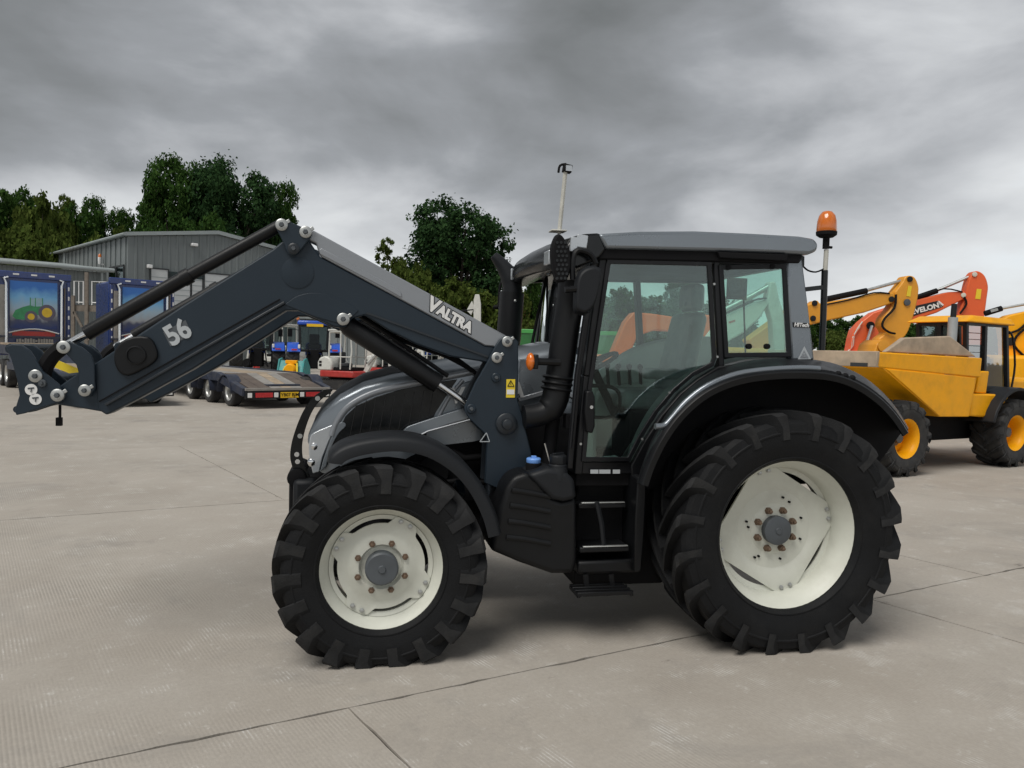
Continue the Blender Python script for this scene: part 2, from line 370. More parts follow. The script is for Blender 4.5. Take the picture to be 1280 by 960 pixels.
# ------------------------------------------------------------------ ground: concrete yard
SLAB_A = rad(29.2)
sa = Vector((math.cos(SLAB_A), math.sin(SLAB_A), 0)); RIB_A = rad(35.5); sb = Vector((-math.sin(RIB_A), math.cos(RIB_A), 0))   # cross joints and brushing run slightly skew
J0 = gnd(435, 885)                      # crossing of two joints in the foreground
def concrete(name, ribs=True, tone=1.0):
    m = bpy.data.materials.new(name); m.use_nodes = True; nt = m.node_tree; N = nt.nodes; L = nt.links
    b = N['Principled BSDF']; b.inputs['Roughness'].default_value = 0.85; b.inputs['Specular IOR Level'].default_value = 0.3
    t = N.new('ShaderNodeTexCoord')
    geo = N.new('ShaderNodeNewGeometry')
    rot = N.new('ShaderNodeVectorRotate'); rot.rotation_type = 'Z_AXIS'; rot.inputs['Angle'].default_value = -RIB_A; L.new(geo.outputs['Position'], rot.inputs['Vector'])
    P = rot.outputs[0]
    def nz(sc, det=6, ro=.6, vec=P, dist=0.0):
        n = N.new('ShaderNodeTexNoise'); L.new(vec, n.inputs['Vector']); n.inputs['Scale'].default_value = sc; n.inputs['Detail'].default_value = det; n.inputs['Roughness'].default_value = ro; n.inputs['Distortion'].default_value = dist; return n.outputs['Fac']
    def mr(v, a, c, d, e):
        n = N.new('ShaderNodeMapRange'); L.new(v, n.inputs[0])
        for i, x in enumerate((a, c, d, e)): n.inputs[1 + i].default_value = x
        return n.outputs[0]
    def mth(op, a, c):
        n = N.new('ShaderNodeMath'); n.operation = op
        for i, v in enumerate((a, c)):
            if isinstance(v, (int, float)): n.inputs[i].default_value = v
            else: L.new(v, n.inputs[i])
        return n.outputs[0]
    def mixc(f, a, c):
        n = N.new('ShaderNodeMix'); n.data_type = 'RGBA'
        if isinstance(f, (int, float)): n.inputs[0].default_value = f
        else: L.new(f, n.inputs[0])
        for i, v in ((6, a), (7, c)):
            if isinstance(v, tuple): n.inputs[i].default_value = (*v, 1)
            else: L.new(v, n.inputs[i])
        return n.outputs[2]
    c = mixc(mr(nz(.28, 5), .35, .65, 0, 1), tuple(x * tone for x in (.432, .396, .348)), tuple(x * tone for x in (.366, .330, .285)))
    c = mixc(mr(nz(1.3, 8, .65), .42, .68, 0, .55), c, tuple(x * tone for x in (.475, .442, .394)))
    c = mixc(mr(nz(.75, 7, .7, dist=.6), .54, .74, 0, .75), c, (.245, .232, .215))
    c = mixc(mr(nz(.5, 8, .7, dist=.3), .50, .66, 0, .6), c, (.43, .385, .335))      # damp, darker patches
    c = mixc(mr(nz(40, 3), .3, .7, 0, .22), c, (.22, .20, .18))
    c = mixc(mr(nz(7, 9, .75), .60, .72, 0, .75), c, (.60, .585, .55))                     # scuffed white specks
    c = mixc(mr(nz(2.1, 8, .75, dist=.4), .66, .74, 0, .8), c, (.13, .115, .10))        # oil spots
    # brushed ribs across the slab
    sx = N.new('ShaderNodeSeparateXYZ'); L.new(P, sx.inputs[0])
    wob = mth('ADD', sx.outputs[0], mth('MULTIPLY', nz(1.2, 2), .012))
    rib = mth('SINE', mth('MULTIPLY', wob, 2 * math.pi / .021), 0)
    worn = mr(nz(.45, 6, .65), .44, .60, 0, 1)
    ribw = mth('MULTIPLY', rib, worn)
    dk = mr(ribw, -1, .1, .42, 0)
    c = mixc(mth('MULTIPLY', dk, mr(nz(12, 4), .3, .7, .3, 1)), c, (.16, .148, .13))
    # chalky scrapes that follow the rib tops
    c = mixc(mth('MULTIPLY', mr(nz(2.6, 7, .75), .56, .66, 0, 1), mr(rib, .2, .9, 0, .75)), c, (.62, .61, .58))
    L.new(c, b.inputs['Base Color'])
    hgt = mth('ADD', mth('MULTIPLY', ribw, .16), mth('ADD', mth('MULTIPLY', nz(60, 5), .5), mth('MULTIPLY', nz(5, 5), .8)))
    bp = N.new('ShaderNodeBump'); bp.inputs['Strength'].default_value = .55; bp.inputs['Distance'].default_value = .008; L.new(hgt, bp.inputs['Height']); L.new(bp.outputs[0], b.inputs['Normal'])
    return m
m_con = concrete('brushed_concrete')
m_joint = mat('joint_grit', (0.075, 0.068, 0.058), 0.95, var=0.4, scale=14, bump=0.6, bscale=60)
g = MB(); S = 900
g.add([(-S, -60, -.012), (S, -60, -.012), (S, S * 1.6, -.012), (-S, S * 1.6, -.012)], [(0, 1, 2, 3)])
ground = tag(g.build('ground', m_joint, smooth=0), kind='structure')
rng = random.Random(3)
def slab(a0, a1, b0, b1):
    """One cast slab in joint axes (a along the long joints, b across), with slightly chipped edges."""
    gap = .0035; q = MB(); pts = []
    na = max(2, int((a1 - a0) / .09)); nb = max(2, int((b1 - b0) / .09))
    def wv(a, b): return J0 + sa * a + sb * b
    ring = []
    near = (wv((a0 + a1) / 2, (b0 + b1) / 2)).length < 16
    if near:
        def jit(): return gap + abs(rng.gauss(0, .0032)) + (rng.uniform(.003, .012) if rng.random() < .16 else 0)
    else:
        na = nb = 1
        def jit(): return .005
    for i in range(na): ring.append((a0 + (a1 - a0) * i / na, b0 + jit()))
    for i in range(nb): ring.append((a1 - jit(), b0 + (b1 - b0) * i / nb))
    for i in range(na): ring.append((a1 - (a1 - a0) * i / na, b1 - jit()))
    for i in range(nb): ring.append((a0 + jit(), b1 - (b1 - b0) * i / nb))
    ring[0] = (a0 + gap, ring[0][1])
    lo = [wv(*r) + Vector((0, 0, -.03)) for r in ring]; hi = [wv(*r) for r in ring]
    q.loop2(lo, hi); return q.build('concrete_slab', m_con, ground, smooth=0)
LA, LB = 4.08, 5.42
for row in range(-3, 14):
    b0 = row * LB
    if row < 0:
        cuts = [LA * k for k in range(-9, 12)]
    else:
        off = (5.6, 1.5, 8.0, 4.2)[row % 4]; cuts = [off + 12.24 * k for k in range(-7, 8)]
    for a0, a1 in zip(cuts, cuts[1:]):
        c = J0 + sa * (a0 + a1) / 2 + sb * (b0 + LB / 2)
        if c.y < -9 or abs(c.x) > 0.95 * max(c.y, 0) + 13: continue
        slab(a0, a1, b0, b0 + LB)
m_con2 = concrete('far_concrete', tone=1.0)
q = MB(); far0 = J0 + sb * (14 * LB)
q.add([far0 - sa * 500 + Vector((0, 0, -.004)), far0 + sa * 500 + Vector((0, 0, -.004)), far0 + sa * 500 + sb * 500 + Vector((0, 0, -.004)), far0 - sa * 500 + sb * 500 + Vector((0, 0, -.004))], [(0, 1, 2, 3)])
tag(q.build('far_yard', m_con2, smooth=0), kind='structure')

#@TRACTOR
#@BACKGROUND
# ================================================================== the loader tractor
TF = Frame((-0.912, 5.327, 0), 11.5)
T = thing('loader_tractor', 'dark grey tractor with front loader and cream wheels standing on the concrete yard', 'tractor', TF.o, TF.a)
def tp(px, py, y): return TF.p(px, py, y)
def tpoly(pts, y): return [tp(a, b, y) for a, b in pts]
def plate(pts, y, th, name, m, parent=None, bevel=0.004, both=False, smooth=40):
    b = MB(); b.prism(tpoly(pts, y), (0, th, 0))
    o = b.build(name, m, parent or T, bevel, smooth)
    if both: return o, b.mirror().build(name, m, parent or T, bevel, smooth)
    return o
def smooth_path(P, k=4):
    P = [Vector(p) for p in P]; out = []
    for i in range(len(P) - 1):
        a = P[max(i - 1, 0)]; b = P[i]; c = P[i + 1]; d = P[min(i + 2, len(P) - 1)]
        for j in range(k):
            t = j / k
            out.append(.5 * ((2 * b) + (c - a) * t + (2 * a - 5 * b + 4 * c - d) * t * t + (3 * b - a - 3 * c + d) * t ** 3))
    out.append(P[-1]); return out
def sm_px(pts, k=4):
    return [(p.x, p.y) for p in smooth_path([(a, b, 0) for a, b in pts], k)]

# ---- wheels
def disc_outline(r_in, r_out, ang0, lobe_w, square, n=96):
    out = []
    for k in range(n):
        a = 2 * math.pi * k / n
        d = min(abs((a - rad(ang0) - j * math.pi / 2 + math.pi) % (2 * math.pi) - math.pi) for j in range(4))
        if square:
            r = min(r_out, r_in / max(.05, math.cos(math.pi / 4 - d)) if d < math.pi / 4 else r_in)
        else:
            w = lobe_w; s = max(0, min(1, (w * 1.9 - d) / (w * .9))); s = s * s * (3 - 2 * s); r = r_in + (r_out - r_in) * s
        out.append((r, a))
    return out
def tractor_wheel(name, x, side, yout, R, Wd, rr, zc, nl, lug_h, lug_w, sweep, ang0, r_in, r_out, lobe, square, disc_y, hub_r, hub_l, nut_c, flatz):
    w = part_empty(name, T, (x, 0, zc)); mir = side > 0
    yc = yout + Wd / 2
    def put(b, nm, m, parent=w, bevel=0.0, smooth=40):
        b.v = [(p[0], p[1] + yc, p[2]) for p in b.v]
        if mir: b = b.mirror()
        return b.build(nm, m, parent, bevel, smooth)
    put(tyre_mb(R, Wd, rr, nl, lug_h, lug_w, sweep, flat=flatz), 'tyre', [m_tyre, m_lug], smooth=32)
    put(rim_mb(rr, Wd * .80, disc_y, r_in + (.035 if square else .022)), 'rim', m_rim)
    h = Wd * .40
    b = MB(); ol = disc_outline(r_in, r_out, ang0, lobe, square); yd = -h + disc_y
    rings = []
    for fr, yy in ((1.0, 0.0), (.93, 0.0), (.80, .004), (.72, .022 if square else -.012), (.52, .026 if square else -.018), (.46, .006), (.30, .004)):
        rings.append([Vector(((r if fr > .9 else r_in) * fr * math.cos(a), yd + yy, (r if fr > .9 else r_in) * fr * math.sin(a))) for r, a in ol])
    n = len(ol); vs = [p for rg in rings for p in rg] + [Vector((0, yd, 0))]
    fs = [(i * n + k, i * n + (k + 1) % n, (i + 1) * n + (k + 1) % n, (i + 1) * n + k) for i in range(len(rings) - 1) for k in range(n)]
    fs += [((len(rings) - 1) * n + k, (len(rings) - 1) * n + (k + 1) % n, len(vs) - 1) for k in range(n)]
    back = [Vector((p.x, p.y + .014, p.z)) for p in rings[0]]
    b0 = len(vs); vs += back; fs += [(k, b0 + k, b0 + (k + 1) % n, (k + 1) % n) for k in range(n)] + [tuple(b0 + k for k in range(n))]
    b.add(vs, fs); put(b, 'wheel_disc', m_rim, smooth=50)
    b = MB(); b.lathe([(hub_r * .97, yd + .02), (hub_r, yd - hub_l * .5), (hub_r, yd - hub_l * .86), (hub_r * .9, yd - hub_l), (hub_r * .25, yd - hub_l), (hub_r * .2, yd - hub_l - .008)], n=32); put(b, 'hub_cap', m_hub)
    for k in range(8):
        a = 2 * math.pi * (k + .5) / 8; c = (nut_c * math.cos(a), 0, nut_c * math.sin(a))
        b = MB(); b.lathe([(.023, yd + .01), (.023, yd - .008), (.019, yd - .009), (.019, yd - .026), (.011, yd - .027), (.011, yd - .042), (.007, yd - .044)], (c[0], 0, c[2]), n=6); put(b, 'wheel_nut', m_nut, smooth=30)
    for j in range(4):
        for d in (-1, 1):
            a = rad(ang0) + j * math.pi / 2 + d * lobe * .55; r = r_out * .93
            b = MB(); b.lathe([(.015, yd + .004), (.015, yd - .004), (.012, yd - .005), (.012, yd - .014), (.005, yd - .016)], (r * math.cos(a), 0, r * math.sin(a)), n=6); put(b, 'rim_bolt', m_zinc, smooth=30)
    if square:
        for (aa, r) in ((75, .21), (60, .2), (20, .2), (-20, .2), (165, .2), (175, .18), (240, .2), (235, .22), (-75, .2)):
            a = rad(aa); b = MB(); b.lathe([(.0075, yd - .0025), (.0075, yd + .03)], (r * math.cos(a), 0, r * math.sin(a)), n=8); b.v = [(p[0], p[1] + (.003 if abs(aa) != 1000 else 0), p[2]) for p in b.v]; put(b, 'bolt_hole', m_matte)
    return w
for s in (-1, 1):
    tractor_wheel('front_wheel', 0.0, s, -1.03, .612, .385, .350, .553, 19, .045, .105, .42, 61, .252, .300, .20, False, .085, .096, .075, .146, .553)
    tractor_wheel('rear_wheel', 2.475, s, -1.165, .775, .47, .463, .727, 20, .050, .078, .48, 14, .335, .412, .15, True, .170, .092, .05, .130, .727)

# ---- chassis, axles, engine block
b = MB()
b.b2((-.45, -.17, .50), (1.15, .17, .86)); b.b2((1.1, -.24, .48), (2.75, .24, .98)); b.b2((-.58, -.22, .62), (-.3, .22, .98))
b.build('chassis', m_matte, T, .02)
b = MB(); b.tube([(0, -.84, .553), (0, -.5, .55), (0, 0, .56), (0, .5, .55), (0, .84, .553)], [.12, .10, .13, .10, .12], 12); b.tube([(.16, -.75, .56), (.16, .75, .56)], .028, 8)
b.build('front_axle', m_matte, T)
b = MB(); b.tube([(2.475, -.9, .727), (2.475, -.45, .727), (2.475, -.2, .727), (2.475, .2, .727), (2.475, .45, .727), (2.475, .9, .727)], [.13, .15, .26, .26, .15, .13], 16)
b.build('rear_axle', m_matte, T)
b = MB(); b.b2((.2, -.26, .8), (.95, .26, 1.32)); b.b2((.9, -.40, .86), (1.20, .40, 1.42)); b.lathe([(.11, -.30), (.11, -.24)], (.35, 0, 1.0), n=18); b.tube([(.3, -.3, 1.25), (.55, -.33, 1.1), (.8, -.33, 1.12)], .025, 8); b.tube([(.15, -.3, .9), (.5, -.34, .95), (.9, -.33, .92)], .018, 8)
b.build('engine', m_matte, T, .015)
b = MB()   # rear linkage
for s in (-1, 1):
    b.bar((2.7, s * .3, .6), (3.35, s * .42, .45), .05, .10); b.bar((3.0, s * .35, .56), (2.95, s * .3, 1.15), .035, .035); b.bar((2.65, s * .2, 1.15), (3.05, s * .3, 1.2), .06, .09)
b.b2((2.7, -.2, .75), (2.9, .2, 1.25)); b.build('rear_linkage', m_matte, T, .008)

# ---- bonnet
HW = .36
st = [((383, 588), (384, 548)), ((388, 592), (392, 532)), ((398, 594), (404, 516)), ((415, 596), (425, 499)), ((440, 598), (455, 484)), ((470, 580), (492, 475)), ((505, 558), (535, 468)), ((560, 552), (590, 461)), ((620, 540), (645, 450)), ((668, 512), (692, 441))]
secs = []
for i, (bt, tpz) in enumerate(st):
    B = tp(*bt, -HW); A = tp(*tpz, -HW); x = (A.x + B.x) / 2 if i else A.x
    w = HW * (.80, .90, .96, 1, 1, 1, 1, 1, 1, 1)[i]; zs = A.z; zb = max(.86, B.z); cr = (.02, .035, .05, .065, .075, .08, .08, .08, .08, .08)[i]
    lean = .10 * (1 - i / 9)
    half = [(-w, zb, lean), (-w, zb + (zs - zb) * .5, lean * .5), (-w, zs - .03, 0), (-w * .975, zs, 0), (-w * .86, zs + cr * .5, 0), (-w * .55, zs + cr * .88, 0), (0, zs + cr, 0)]
    full = half + [(-y, z, l) for y, z, l in half[-2::-1]]
    secs.append([Vector((A.x + l * .6, y, z)) for y, z, l in full])
b = MB(); b.loft(secs, closed=True); bonnet = b.build('bonnet', m_gun, T, smooth=35)
# black top centre of the bonnet nose
top = MB(); rows = []
for i in range(1, 7):
    s = secs[i]; rows.append([s[k] + Vector((0, 0, .004)) for k in (4, 5, 6, 7, 8)])
top.loft(rows, closed=False); top.build('bonnet_top_panel', m_guard, bonnet, smooth=40)
YS = -HW - .004
grille = [(424, 536), (432, 520), (446, 507), (470, 496), (500, 487), (545, 478), (572, 474), (560, 492), (545, 515), (534, 540), (528, 552), (480, 556), (440, 563), (412, 575), (409, 566)]
plate(grille, YS, .012, 'side_grille', m_gloss, bonnet, .003)
plate(grille, HW - .008, .012, 'side_grille', m_gloss, bonnet, .003)
b = MB()
for k in range(9):      # fine mesh ribs in the grille
    x0 = 440 + k * 12; b.bar(tp(x0 + 6, 502 - k * 2, YS - .002), tp(x0 - 4, 552 - k * .6, YS - .002), .004, .004)
b.build('grille_rib', m_mesh, bonnet, smooth=0)
b = MB(); b.tube(smooth_path(tpoly([(415, 545), (420, 530), (432, 512), (452, 498), (478, 488), (520, 479), (560, 471), (600, 463)], -HW - .006)), .021, 8, flat=.45)
b.build('chrome_strip', m_silver, bonnet); b.mirror().build('chrome_strip', m_silver, bonnet)
lamp = sm_px([(389, 583), (386, 565), (387, 550), (392, 541), (420, 529)], 3) + [(421, 532), (411, 552), (403, 572), (399, 590), (391, 592)]
plate(lamp, -HW * .96 - .014, .06, 'headlight', m_lens, bonnet, .006)
plate(lamp, HW * .96 - .046, .06, 'headlight', m_lens, bonnet, .006)
b = MB()
for c in ((393, 558), (390, 578)):
    p_ = tp(*c, -HW * .96 - .012); b.sphere(p_ + Vector((0, .012, 0)), (.03, .02, .034), 12, 8)
b.build('lamp_reflector', m_steel, bonnet)
trim = sm_px([(421, 529), (430, 528), (432, 533), (424, 541), (416, 555), (410, 572), (408, 582)], 3) + [(400, 590), (405, 572), (413, 551)]
plate(trim, -HW - .012, .02, 'headlight_trim', m_gun, bonnet, .003)
b = MB(); b.b2(tp(366, 600, -.3), tp(400, 640, .3)); b.build('front_weight_carrier', m_guard, T, .03)
# rear side panel of the bonnet with its lettering and gunmetal mouldings
plate([(575, 480), (600, 472), (612, 470), (600, 512), (552, 528), (541, 530), (553, 508)], YS - .004, .02, 'side_panel', m_gun, bonnet, .006)
b = MB(); b.tube(smooth_path(tpoly([(579, 475), (562, 496), (549, 520), (543, 532)], -HW - .012)), .012, 8, flat=.5); b.build('panel_edge_strip', m_silver, bonnet)
plate(sm_px([(497, 553), (500, 545), (508, 535), (522, 529), (588, 508), (596, 507)], 3) + [(600, 519), (560, 530), (518, 546), (516, 553)], -.44, .05, 'bonnet_moulding', m_gun, bonnet, .010)
b = MB(); b.tube(tpoly([(517, 548), (535, 539), (590, 524)], -.445), .006, 6); b.build('moulding_bead', m_silver, bonnet)
lettering('bonnet_lettering', 'VALTRA', tp(608, 492, -HW - .022), (1, 0, .10), (0, 0, 1), .135, m_white, bonnet, .2, .006)
b = MB(); b.b2(tp(650, 448, -HW - .004), tp(690, 500, -HW + .006)); b.build('rear_bonnet_panel', m_gun, bonnet, .01)
b = MB(); b.bar(tp(648, 500, -HW - .015), tp(690, 488, -HW - .015), .01, .03); b.build('bonnet_edge_strip', m_silver, bonnet, .004)

# ---- front guard bars, two curved plates with holes
gp = [(405, 487), (391, 497), (379, 514), (370, 535), (364, 556), (363, 575), (370, 596)]
gi = [(388, 596), (382, 585), (378, 570), (378, 553), (383, 532), (391, 513), (401, 500), (414, 490), (416, 486)]
outl = sm_px(gp, 4) + sm_px(gi, 4)
for y in (-.22, .20):
    gb = plate(outl, y, .02, 'front_guard', m_gloss, T, .004)
    for c in ((397, 498), (375, 545), (371, 568), (372, 577)):
        b = MB(); p_ = tp(*c, y); b.lathe([(.016, p_.y - .004), (.016, p_.y + .018)], (p_.x, 0, p_.z), n=12); b.build('guard_hole', m_zinc if c[1] < 560 else m_steel, gb)
b = MB(); b.lathe([(.05, -.26), (.06, -.255), (.06, .255), (.05, .26)], tuple(tp(374, 590, 0)), n=14); b.build('guard_pivot', m_matte, T)

# ---- front mudguards
arc = [(411, 579), (414, 570), (430, 559), (460, 551), (500, 548), (540, 556), (575, 577), (600, 605), (618, 640), (626, 668)]
for s in (-1, 1):
    b = MB(); P = smooth_path(tpoly(arc, -1.0), 4); secs = []
    for i, p_ in enumerate(P):
        q = P[min(i + 1, len(P) - 1)] - P[max(i - 1, 0)]; nrm = Vector((q.z, 0, -q.x)).normalized()
        if nrm.z > 0 or nrm.x < -.3: pass
        inn = nrm if (nrm.dot(Vector((0.03, 0, .553)) - Vector((p_.x, 0, p_.z))) > 0) else -nrm
        def pt(y, d): return Vector((p_.x, y, p_.z)) + inn * d
        secs.append([pt(-1.0, .075), pt(-1.005, .02), pt(-.99, .0), pt(-.95, -.012), pt(-.70, -.016), pt(-.66, 0), pt(-.65, .04), pt(-.665, .04), pt(-.69, .008), pt(-.93, .01), pt(-.975, .02), pt(-.985, .075)])
    b.loft(secs); b = b if s < 0 else b.mirror(); mg = b.build('front_mudguard', m_guard, T, smooth=50)
    for P0, P1, w_, h_ in (((.48, -.70, .98), (.42, -.30, .62), .05, .10), ((.02, -.68, 1.10), (.10, -.25, .70), .05, .04)):
        b = MB(); b.bar(P0, P1, w_, h_); b = b if s < 0 else b.mirror(); b.build('mudguard_bracket', m_load, mg, .005)

# ---- fuel tank and step well
tk = [(612, 688), (622, 640), (632, 610), (642, 596), (660, 590), (676, 600), (690, 622), (702, 626), (722, 622), (722, 700), (718, 718), (690, 718), (650, 704)]
b = MB(); b.prism(tpoly(tk, -.83), (0, .52, 0)); tank = b.build('fuel_tank', m_black, T, .035, seg=4)
b = MB()
for (y0, w) in ((613, 30), (632, 40), (652, 46), (672, 40)):
    b.tube(smooth_path(tpoly([(640 - (y0 - 613) * .12, y0), (655, y0 + 2), (678, y0 + 6), (688, y0 + 8)], -.835), 3), .017, 8, flat=.5)
b.build('tank_rib', m_black, tank)
sh = [(660, 594), (685, 585), (706, 588), (719, 600), (722, 624), (705, 628), (690, 625)]
b = MB(); b.prism(tpoly(sh, -.86), (0, .42, 0)); b.build('tank_shoulder', m_guard, tank, .03, seg=3)
c = tp(697, 590, -.80); b = MB(); b.lathe([(.062, -.05), (.062, .02), (.058, .028), (.058, .045), (.05, .052)], c, axis='Z', n=20); b.lathe([(.05, .05), (.055, .06), (.055, .10), (.045, .108)], c, axis='Z', n=10); b.box(c + Vector((0, 0, .112)), (.09, .018, .016), rz=.5); b.build('fuel_cap', m_guard, tank, .002)
c = tp(667, 578, -.70); b = MB(); b.lathe([(.05, -.13), (.05, -.005), (.043, 0)], c, axis='Z', n=18); b.build('filler_neck', m_matte, tank)
b = MB(); b.lathe([(.045, -.002), (.047, .002), (.047, .022), (.04, .03)], c, axis='Z', n=14); b.box(c + Vector((0, 0, .032)), (.03, .03, .02)); b.build('blue_filler_cap', m_blue, tank, .002)
b = MB(); b.b2(tp(722, 600, -.62), tp(806, 712, -.30)); b.build('step_well', m_matte, T, .01)
b = MB(); b.prism(tpoly([(722, 702), (800, 698), (803, 716), (722, 719)], -.80), (0, .4, 0)); b.build('lower_sill', m_black, T, .02)
b = MB(); b.prism(tpoly(sm_px([(797, 598), (803, 596), (808, 605), (806, 660), (802, 714)], 3) + [(793, 716), (794, 650)], -.86), (0, .5, 0)); b.build('step_side_panel', m_black, T, .012)
for (x0, x1, y, yy) in ((723, 783, 632, -.74), (725, 787, 687, -.82)):
    b = MB(); A = tp(x0, y, yy); B = tp(x1, y, yy); b.b2((A.x, yy, A.z - .022), (B.x, yy + .20, A.z + .012)); o = b.build('step', m_black, T, .008)
    b = MB(); b.b2((A.x + .02, yy - .003, A.z + .012), (B.x - .01, yy + .02, A.z + .020)); b.build('step_tread_edge', m_zinc, o, .004)
A = tp(722, 744, -.92); B = tp(792, 742, -.92); b = MB()
for k in range(4): b.b2((A.x, -.92 + k * .055, A.z - .012), (B.x, -.92 + k * .055 + .022, A.z + .014))
b.b2((A.x, -.92, A.z - .02), (A.x + .02, -.73, A.z + .0)); b.b2((B.x - .02, -.92, A.z - .02), (B.x, -.73, A.z)); stp = b.build('step', m_black, T, .004)
for px_ in (735, 767):
    b = MB(); b.tube(tpoly([(px_ - 3, 718), (px_ - 2, 730), (px_ + 3, 742)], -.80), .018, 6, flat=.5); b.build('step_hanger', m_black, stp)
b = MB(); b.tube(tpoly([(746, 628), (752, 655), (755, 686)], -.80), .016, 6); b.build('step_strut', m_guard, stp)

# ---- cab
YN = -.74
b = MB()
def post(p0, p1, y, w, d):
    b.bar(tp(*p0, y), tp(*p1, y), d, w, up=(1, 0, 0))
for s in (0, 1):
    c_ = MB(); b0 = b; b = c_
    post((753, 318), (733, 470), YN + .03, .055, .07); post((733, 470), (721, 592), YN + .03, .055, .07)
    post((893, 326), (899, 460), YN + .03, .045, .07)
    post((748, 321), (1003, 327), YN + .03, .06, .07)
    post((719, 584), (800, 584), YN + .03, .05, .08)
    b = b0; c_ = c_ if s == 0 else c_.mirror(); b.v_off = len(b.v)
    b.add(c_.v, c_.f)
for (px_, py_) in ((753, 318), (722, 586), (1000, 326)):
    p_ = tp(px_, py_, YN + .03); b.bar((p_.x, YN + .06, p_.z), (p_.x, -YN - .06, p_.z), .06, .06)
p_ = tp(1012, 452, YN); b.bar((p_.x, YN + .06, p_.z), (p_.x, -YN - .06, p_.z), .06, .06)
cabf = b.build('cab_frame', m_frame, T, .008)
# outer pillar trim with its bright gap line
b = MB(); b.tube(tpoly([(742, 330), (722, 470), (712, 585)], YN - .01), .022, 8, flat=.6); b.tube(tpoly([(731, 400), (721, 470), (713, 560)], YN - .03), .012, 8); b.build('pillar_seal', m_frame, cabf)
b = MB(); b.bar(tp(730, 395, YN + .0), tp(727, 432, YN + .0), .006, .012); b.build('pillar_strip', m_pgrey, cabf)
for s in (-1, 1):
    rp = [(984, 324), (1003, 324), (1010, 380), (1018, 450), (990, 450), (986, 380)]
    o = plate(rp, YN - .02 if s < 0 else -YN - .06, .08, 'rear_pillar', m_gun, T, .012, smooth=40)
    if s < 0:
        q_ = plate([(991, 403), (1012, 404), (1012.6, 410), (991.6, 409)], YN - .024, .004, 'badge', m_gloss, o, 0)
        lettering('badge_lettering', 'HITech', tp(1001.8, 406.4, YN - .026), (1, 0, -.01), (0, 0, 1), .036, m_white, o, .2, .001, sx=1.0)
        tri = MB(); P = tpoly([(1005.6, 433), (1014, 449), (997.5, 449)], YN - .024); tri.prism(P, (0, .003, 0)); tri.build('triangle_sticker', m_pgrey, o, smooth=0)
        P = tpoly([(1005.4, 438), (1010.5, 447), (1000.5, 447)], YN - .0265); tri = MB(); tri.prism(P, (0, .002, 0)); tri.build('triangle_sticker_inner', m_silver, o, smooth=0)
        lettering('sticker_print', 'S', tp(1005.3, 444, YN - .028), (1, 0, 0), (0, 0, 1), .03, m_pgrey, o)
def pane(pts, y, name, m=m_gl, th=.005, parent=T):
    b = MB(); b.prism(tpoly(pts, y), (0, th, 0)); return b.build(name, m, parent, 0, smooth=0)
door_g = [(759, 324), (889, 327), (896, 448), (893, 457), (868, 470), (845, 490), (822, 517), (803, 547), (788, 577), (727, 577), (735, 484), (746, 410)]
rear_g = [(899, 331), (983, 330), (990, 446), (906, 447)]
def edge_ring(pts, y, inset, th, name, m, parent):
    P = tpoly(pts, y); cx = sum((p.x for p in P)) / len(P); cz = sum(p.z for p in P) / len(P)
    n = len(P); Q = []
    for i in range(n):
        a = P[i - 1]; c = P[i]; d = P[(i + 1) % n]
        t1 = (c - a).normalized(); t2 = (d - c).normalized()
        n1 = Vector((-t1.z, 0, t1.x)); n2 = Vector((-t2.z, 0, t2.x)); nn = (n1 + n2).normalized()
        if nn.dot(Vector((cx, y, cz)) - c) < 0: nn = -nn
        k = inset / max(.5, abs(nn.dot(n1))); Q.append(c + nn * k)
    b = MB(); off = Vector((0, th, 0)); vs = P + Q + [p + off for p in P] + [q + off for q in Q]; fs = []
    for i in range(n):
        j = (i + 1) % n
        fs += [(i, j, n + j, n + i), (2 * n + i, 3 * n + i, 3 * n + j, 2 * n + j), (i, 2 * n + i, 2 * n + j, j), (n + i, n + j, 3 * n + j, 3 * n + i)]
    b.add(vs, fs); return b, b.build(name, m, parent, .003, smooth=40)
for s in (-1, 1):
    yy = YN - .012 if s < 0 else -YN
    dr = part_empty('cab_door' , T)
    pane(door_g, yy, 'door_glass', m_gl if s < 0 else m_glf, parent=dr)
    edge_ring(door_g, yy - .008, .028, .02, 'door_frame', m_frame, dr)
    if s < 0:
        hb = MB(); hb.prism(tpoly([(733, 489), (741, 488), (744, 496), (744, 533), (741, 542), (733, 540), (731, 515)], yy - .045), (0, .04, 0)); hd = hb.build('door_handle', m_black, dr, .01)
        hb = MB(); p_ = tp(739.5, 509, yy - .052); hb.lathe([(.011, 0), (.011, .012)], (p_.x, p_.y, p_.z), n=12); hb.build('door_lock', m_steel, hd)
        for c in ((726, 555), (837, 491), (803, 549), (897, 446), (893, 355), (812, 325)):
            hb = MB(); p_ = tp(*c, yy - .014); hb.lathe([(.008, 0), (.008, .01)], (p_.x, p_.y, p_.z), n=10); hb.build('door_screw', m_zinc if c[1] > 330 else m_matte, dr)
    rw = part_empty('rear_quarter_window', T)
    pane(rear_g, yy, 'window_glass', m_gl if s < 0 else m_glf, parent=rw); edge_ring(rear_g, yy - .006, .03, .016, 'window_frame', m_frame if s > 0 else m_guard, rw)
    if s < 0:
        for c in ((937, 433), (960, 433), (911, 334), (966, 333)):
            hb = MB(); p_ = tp(*c, yy - .012); hb.lathe([(.018, 0), (.018, .03)], (p_.x, p_.y, p_.z), n=12); hb.build('window_catch', m_matte, rw)
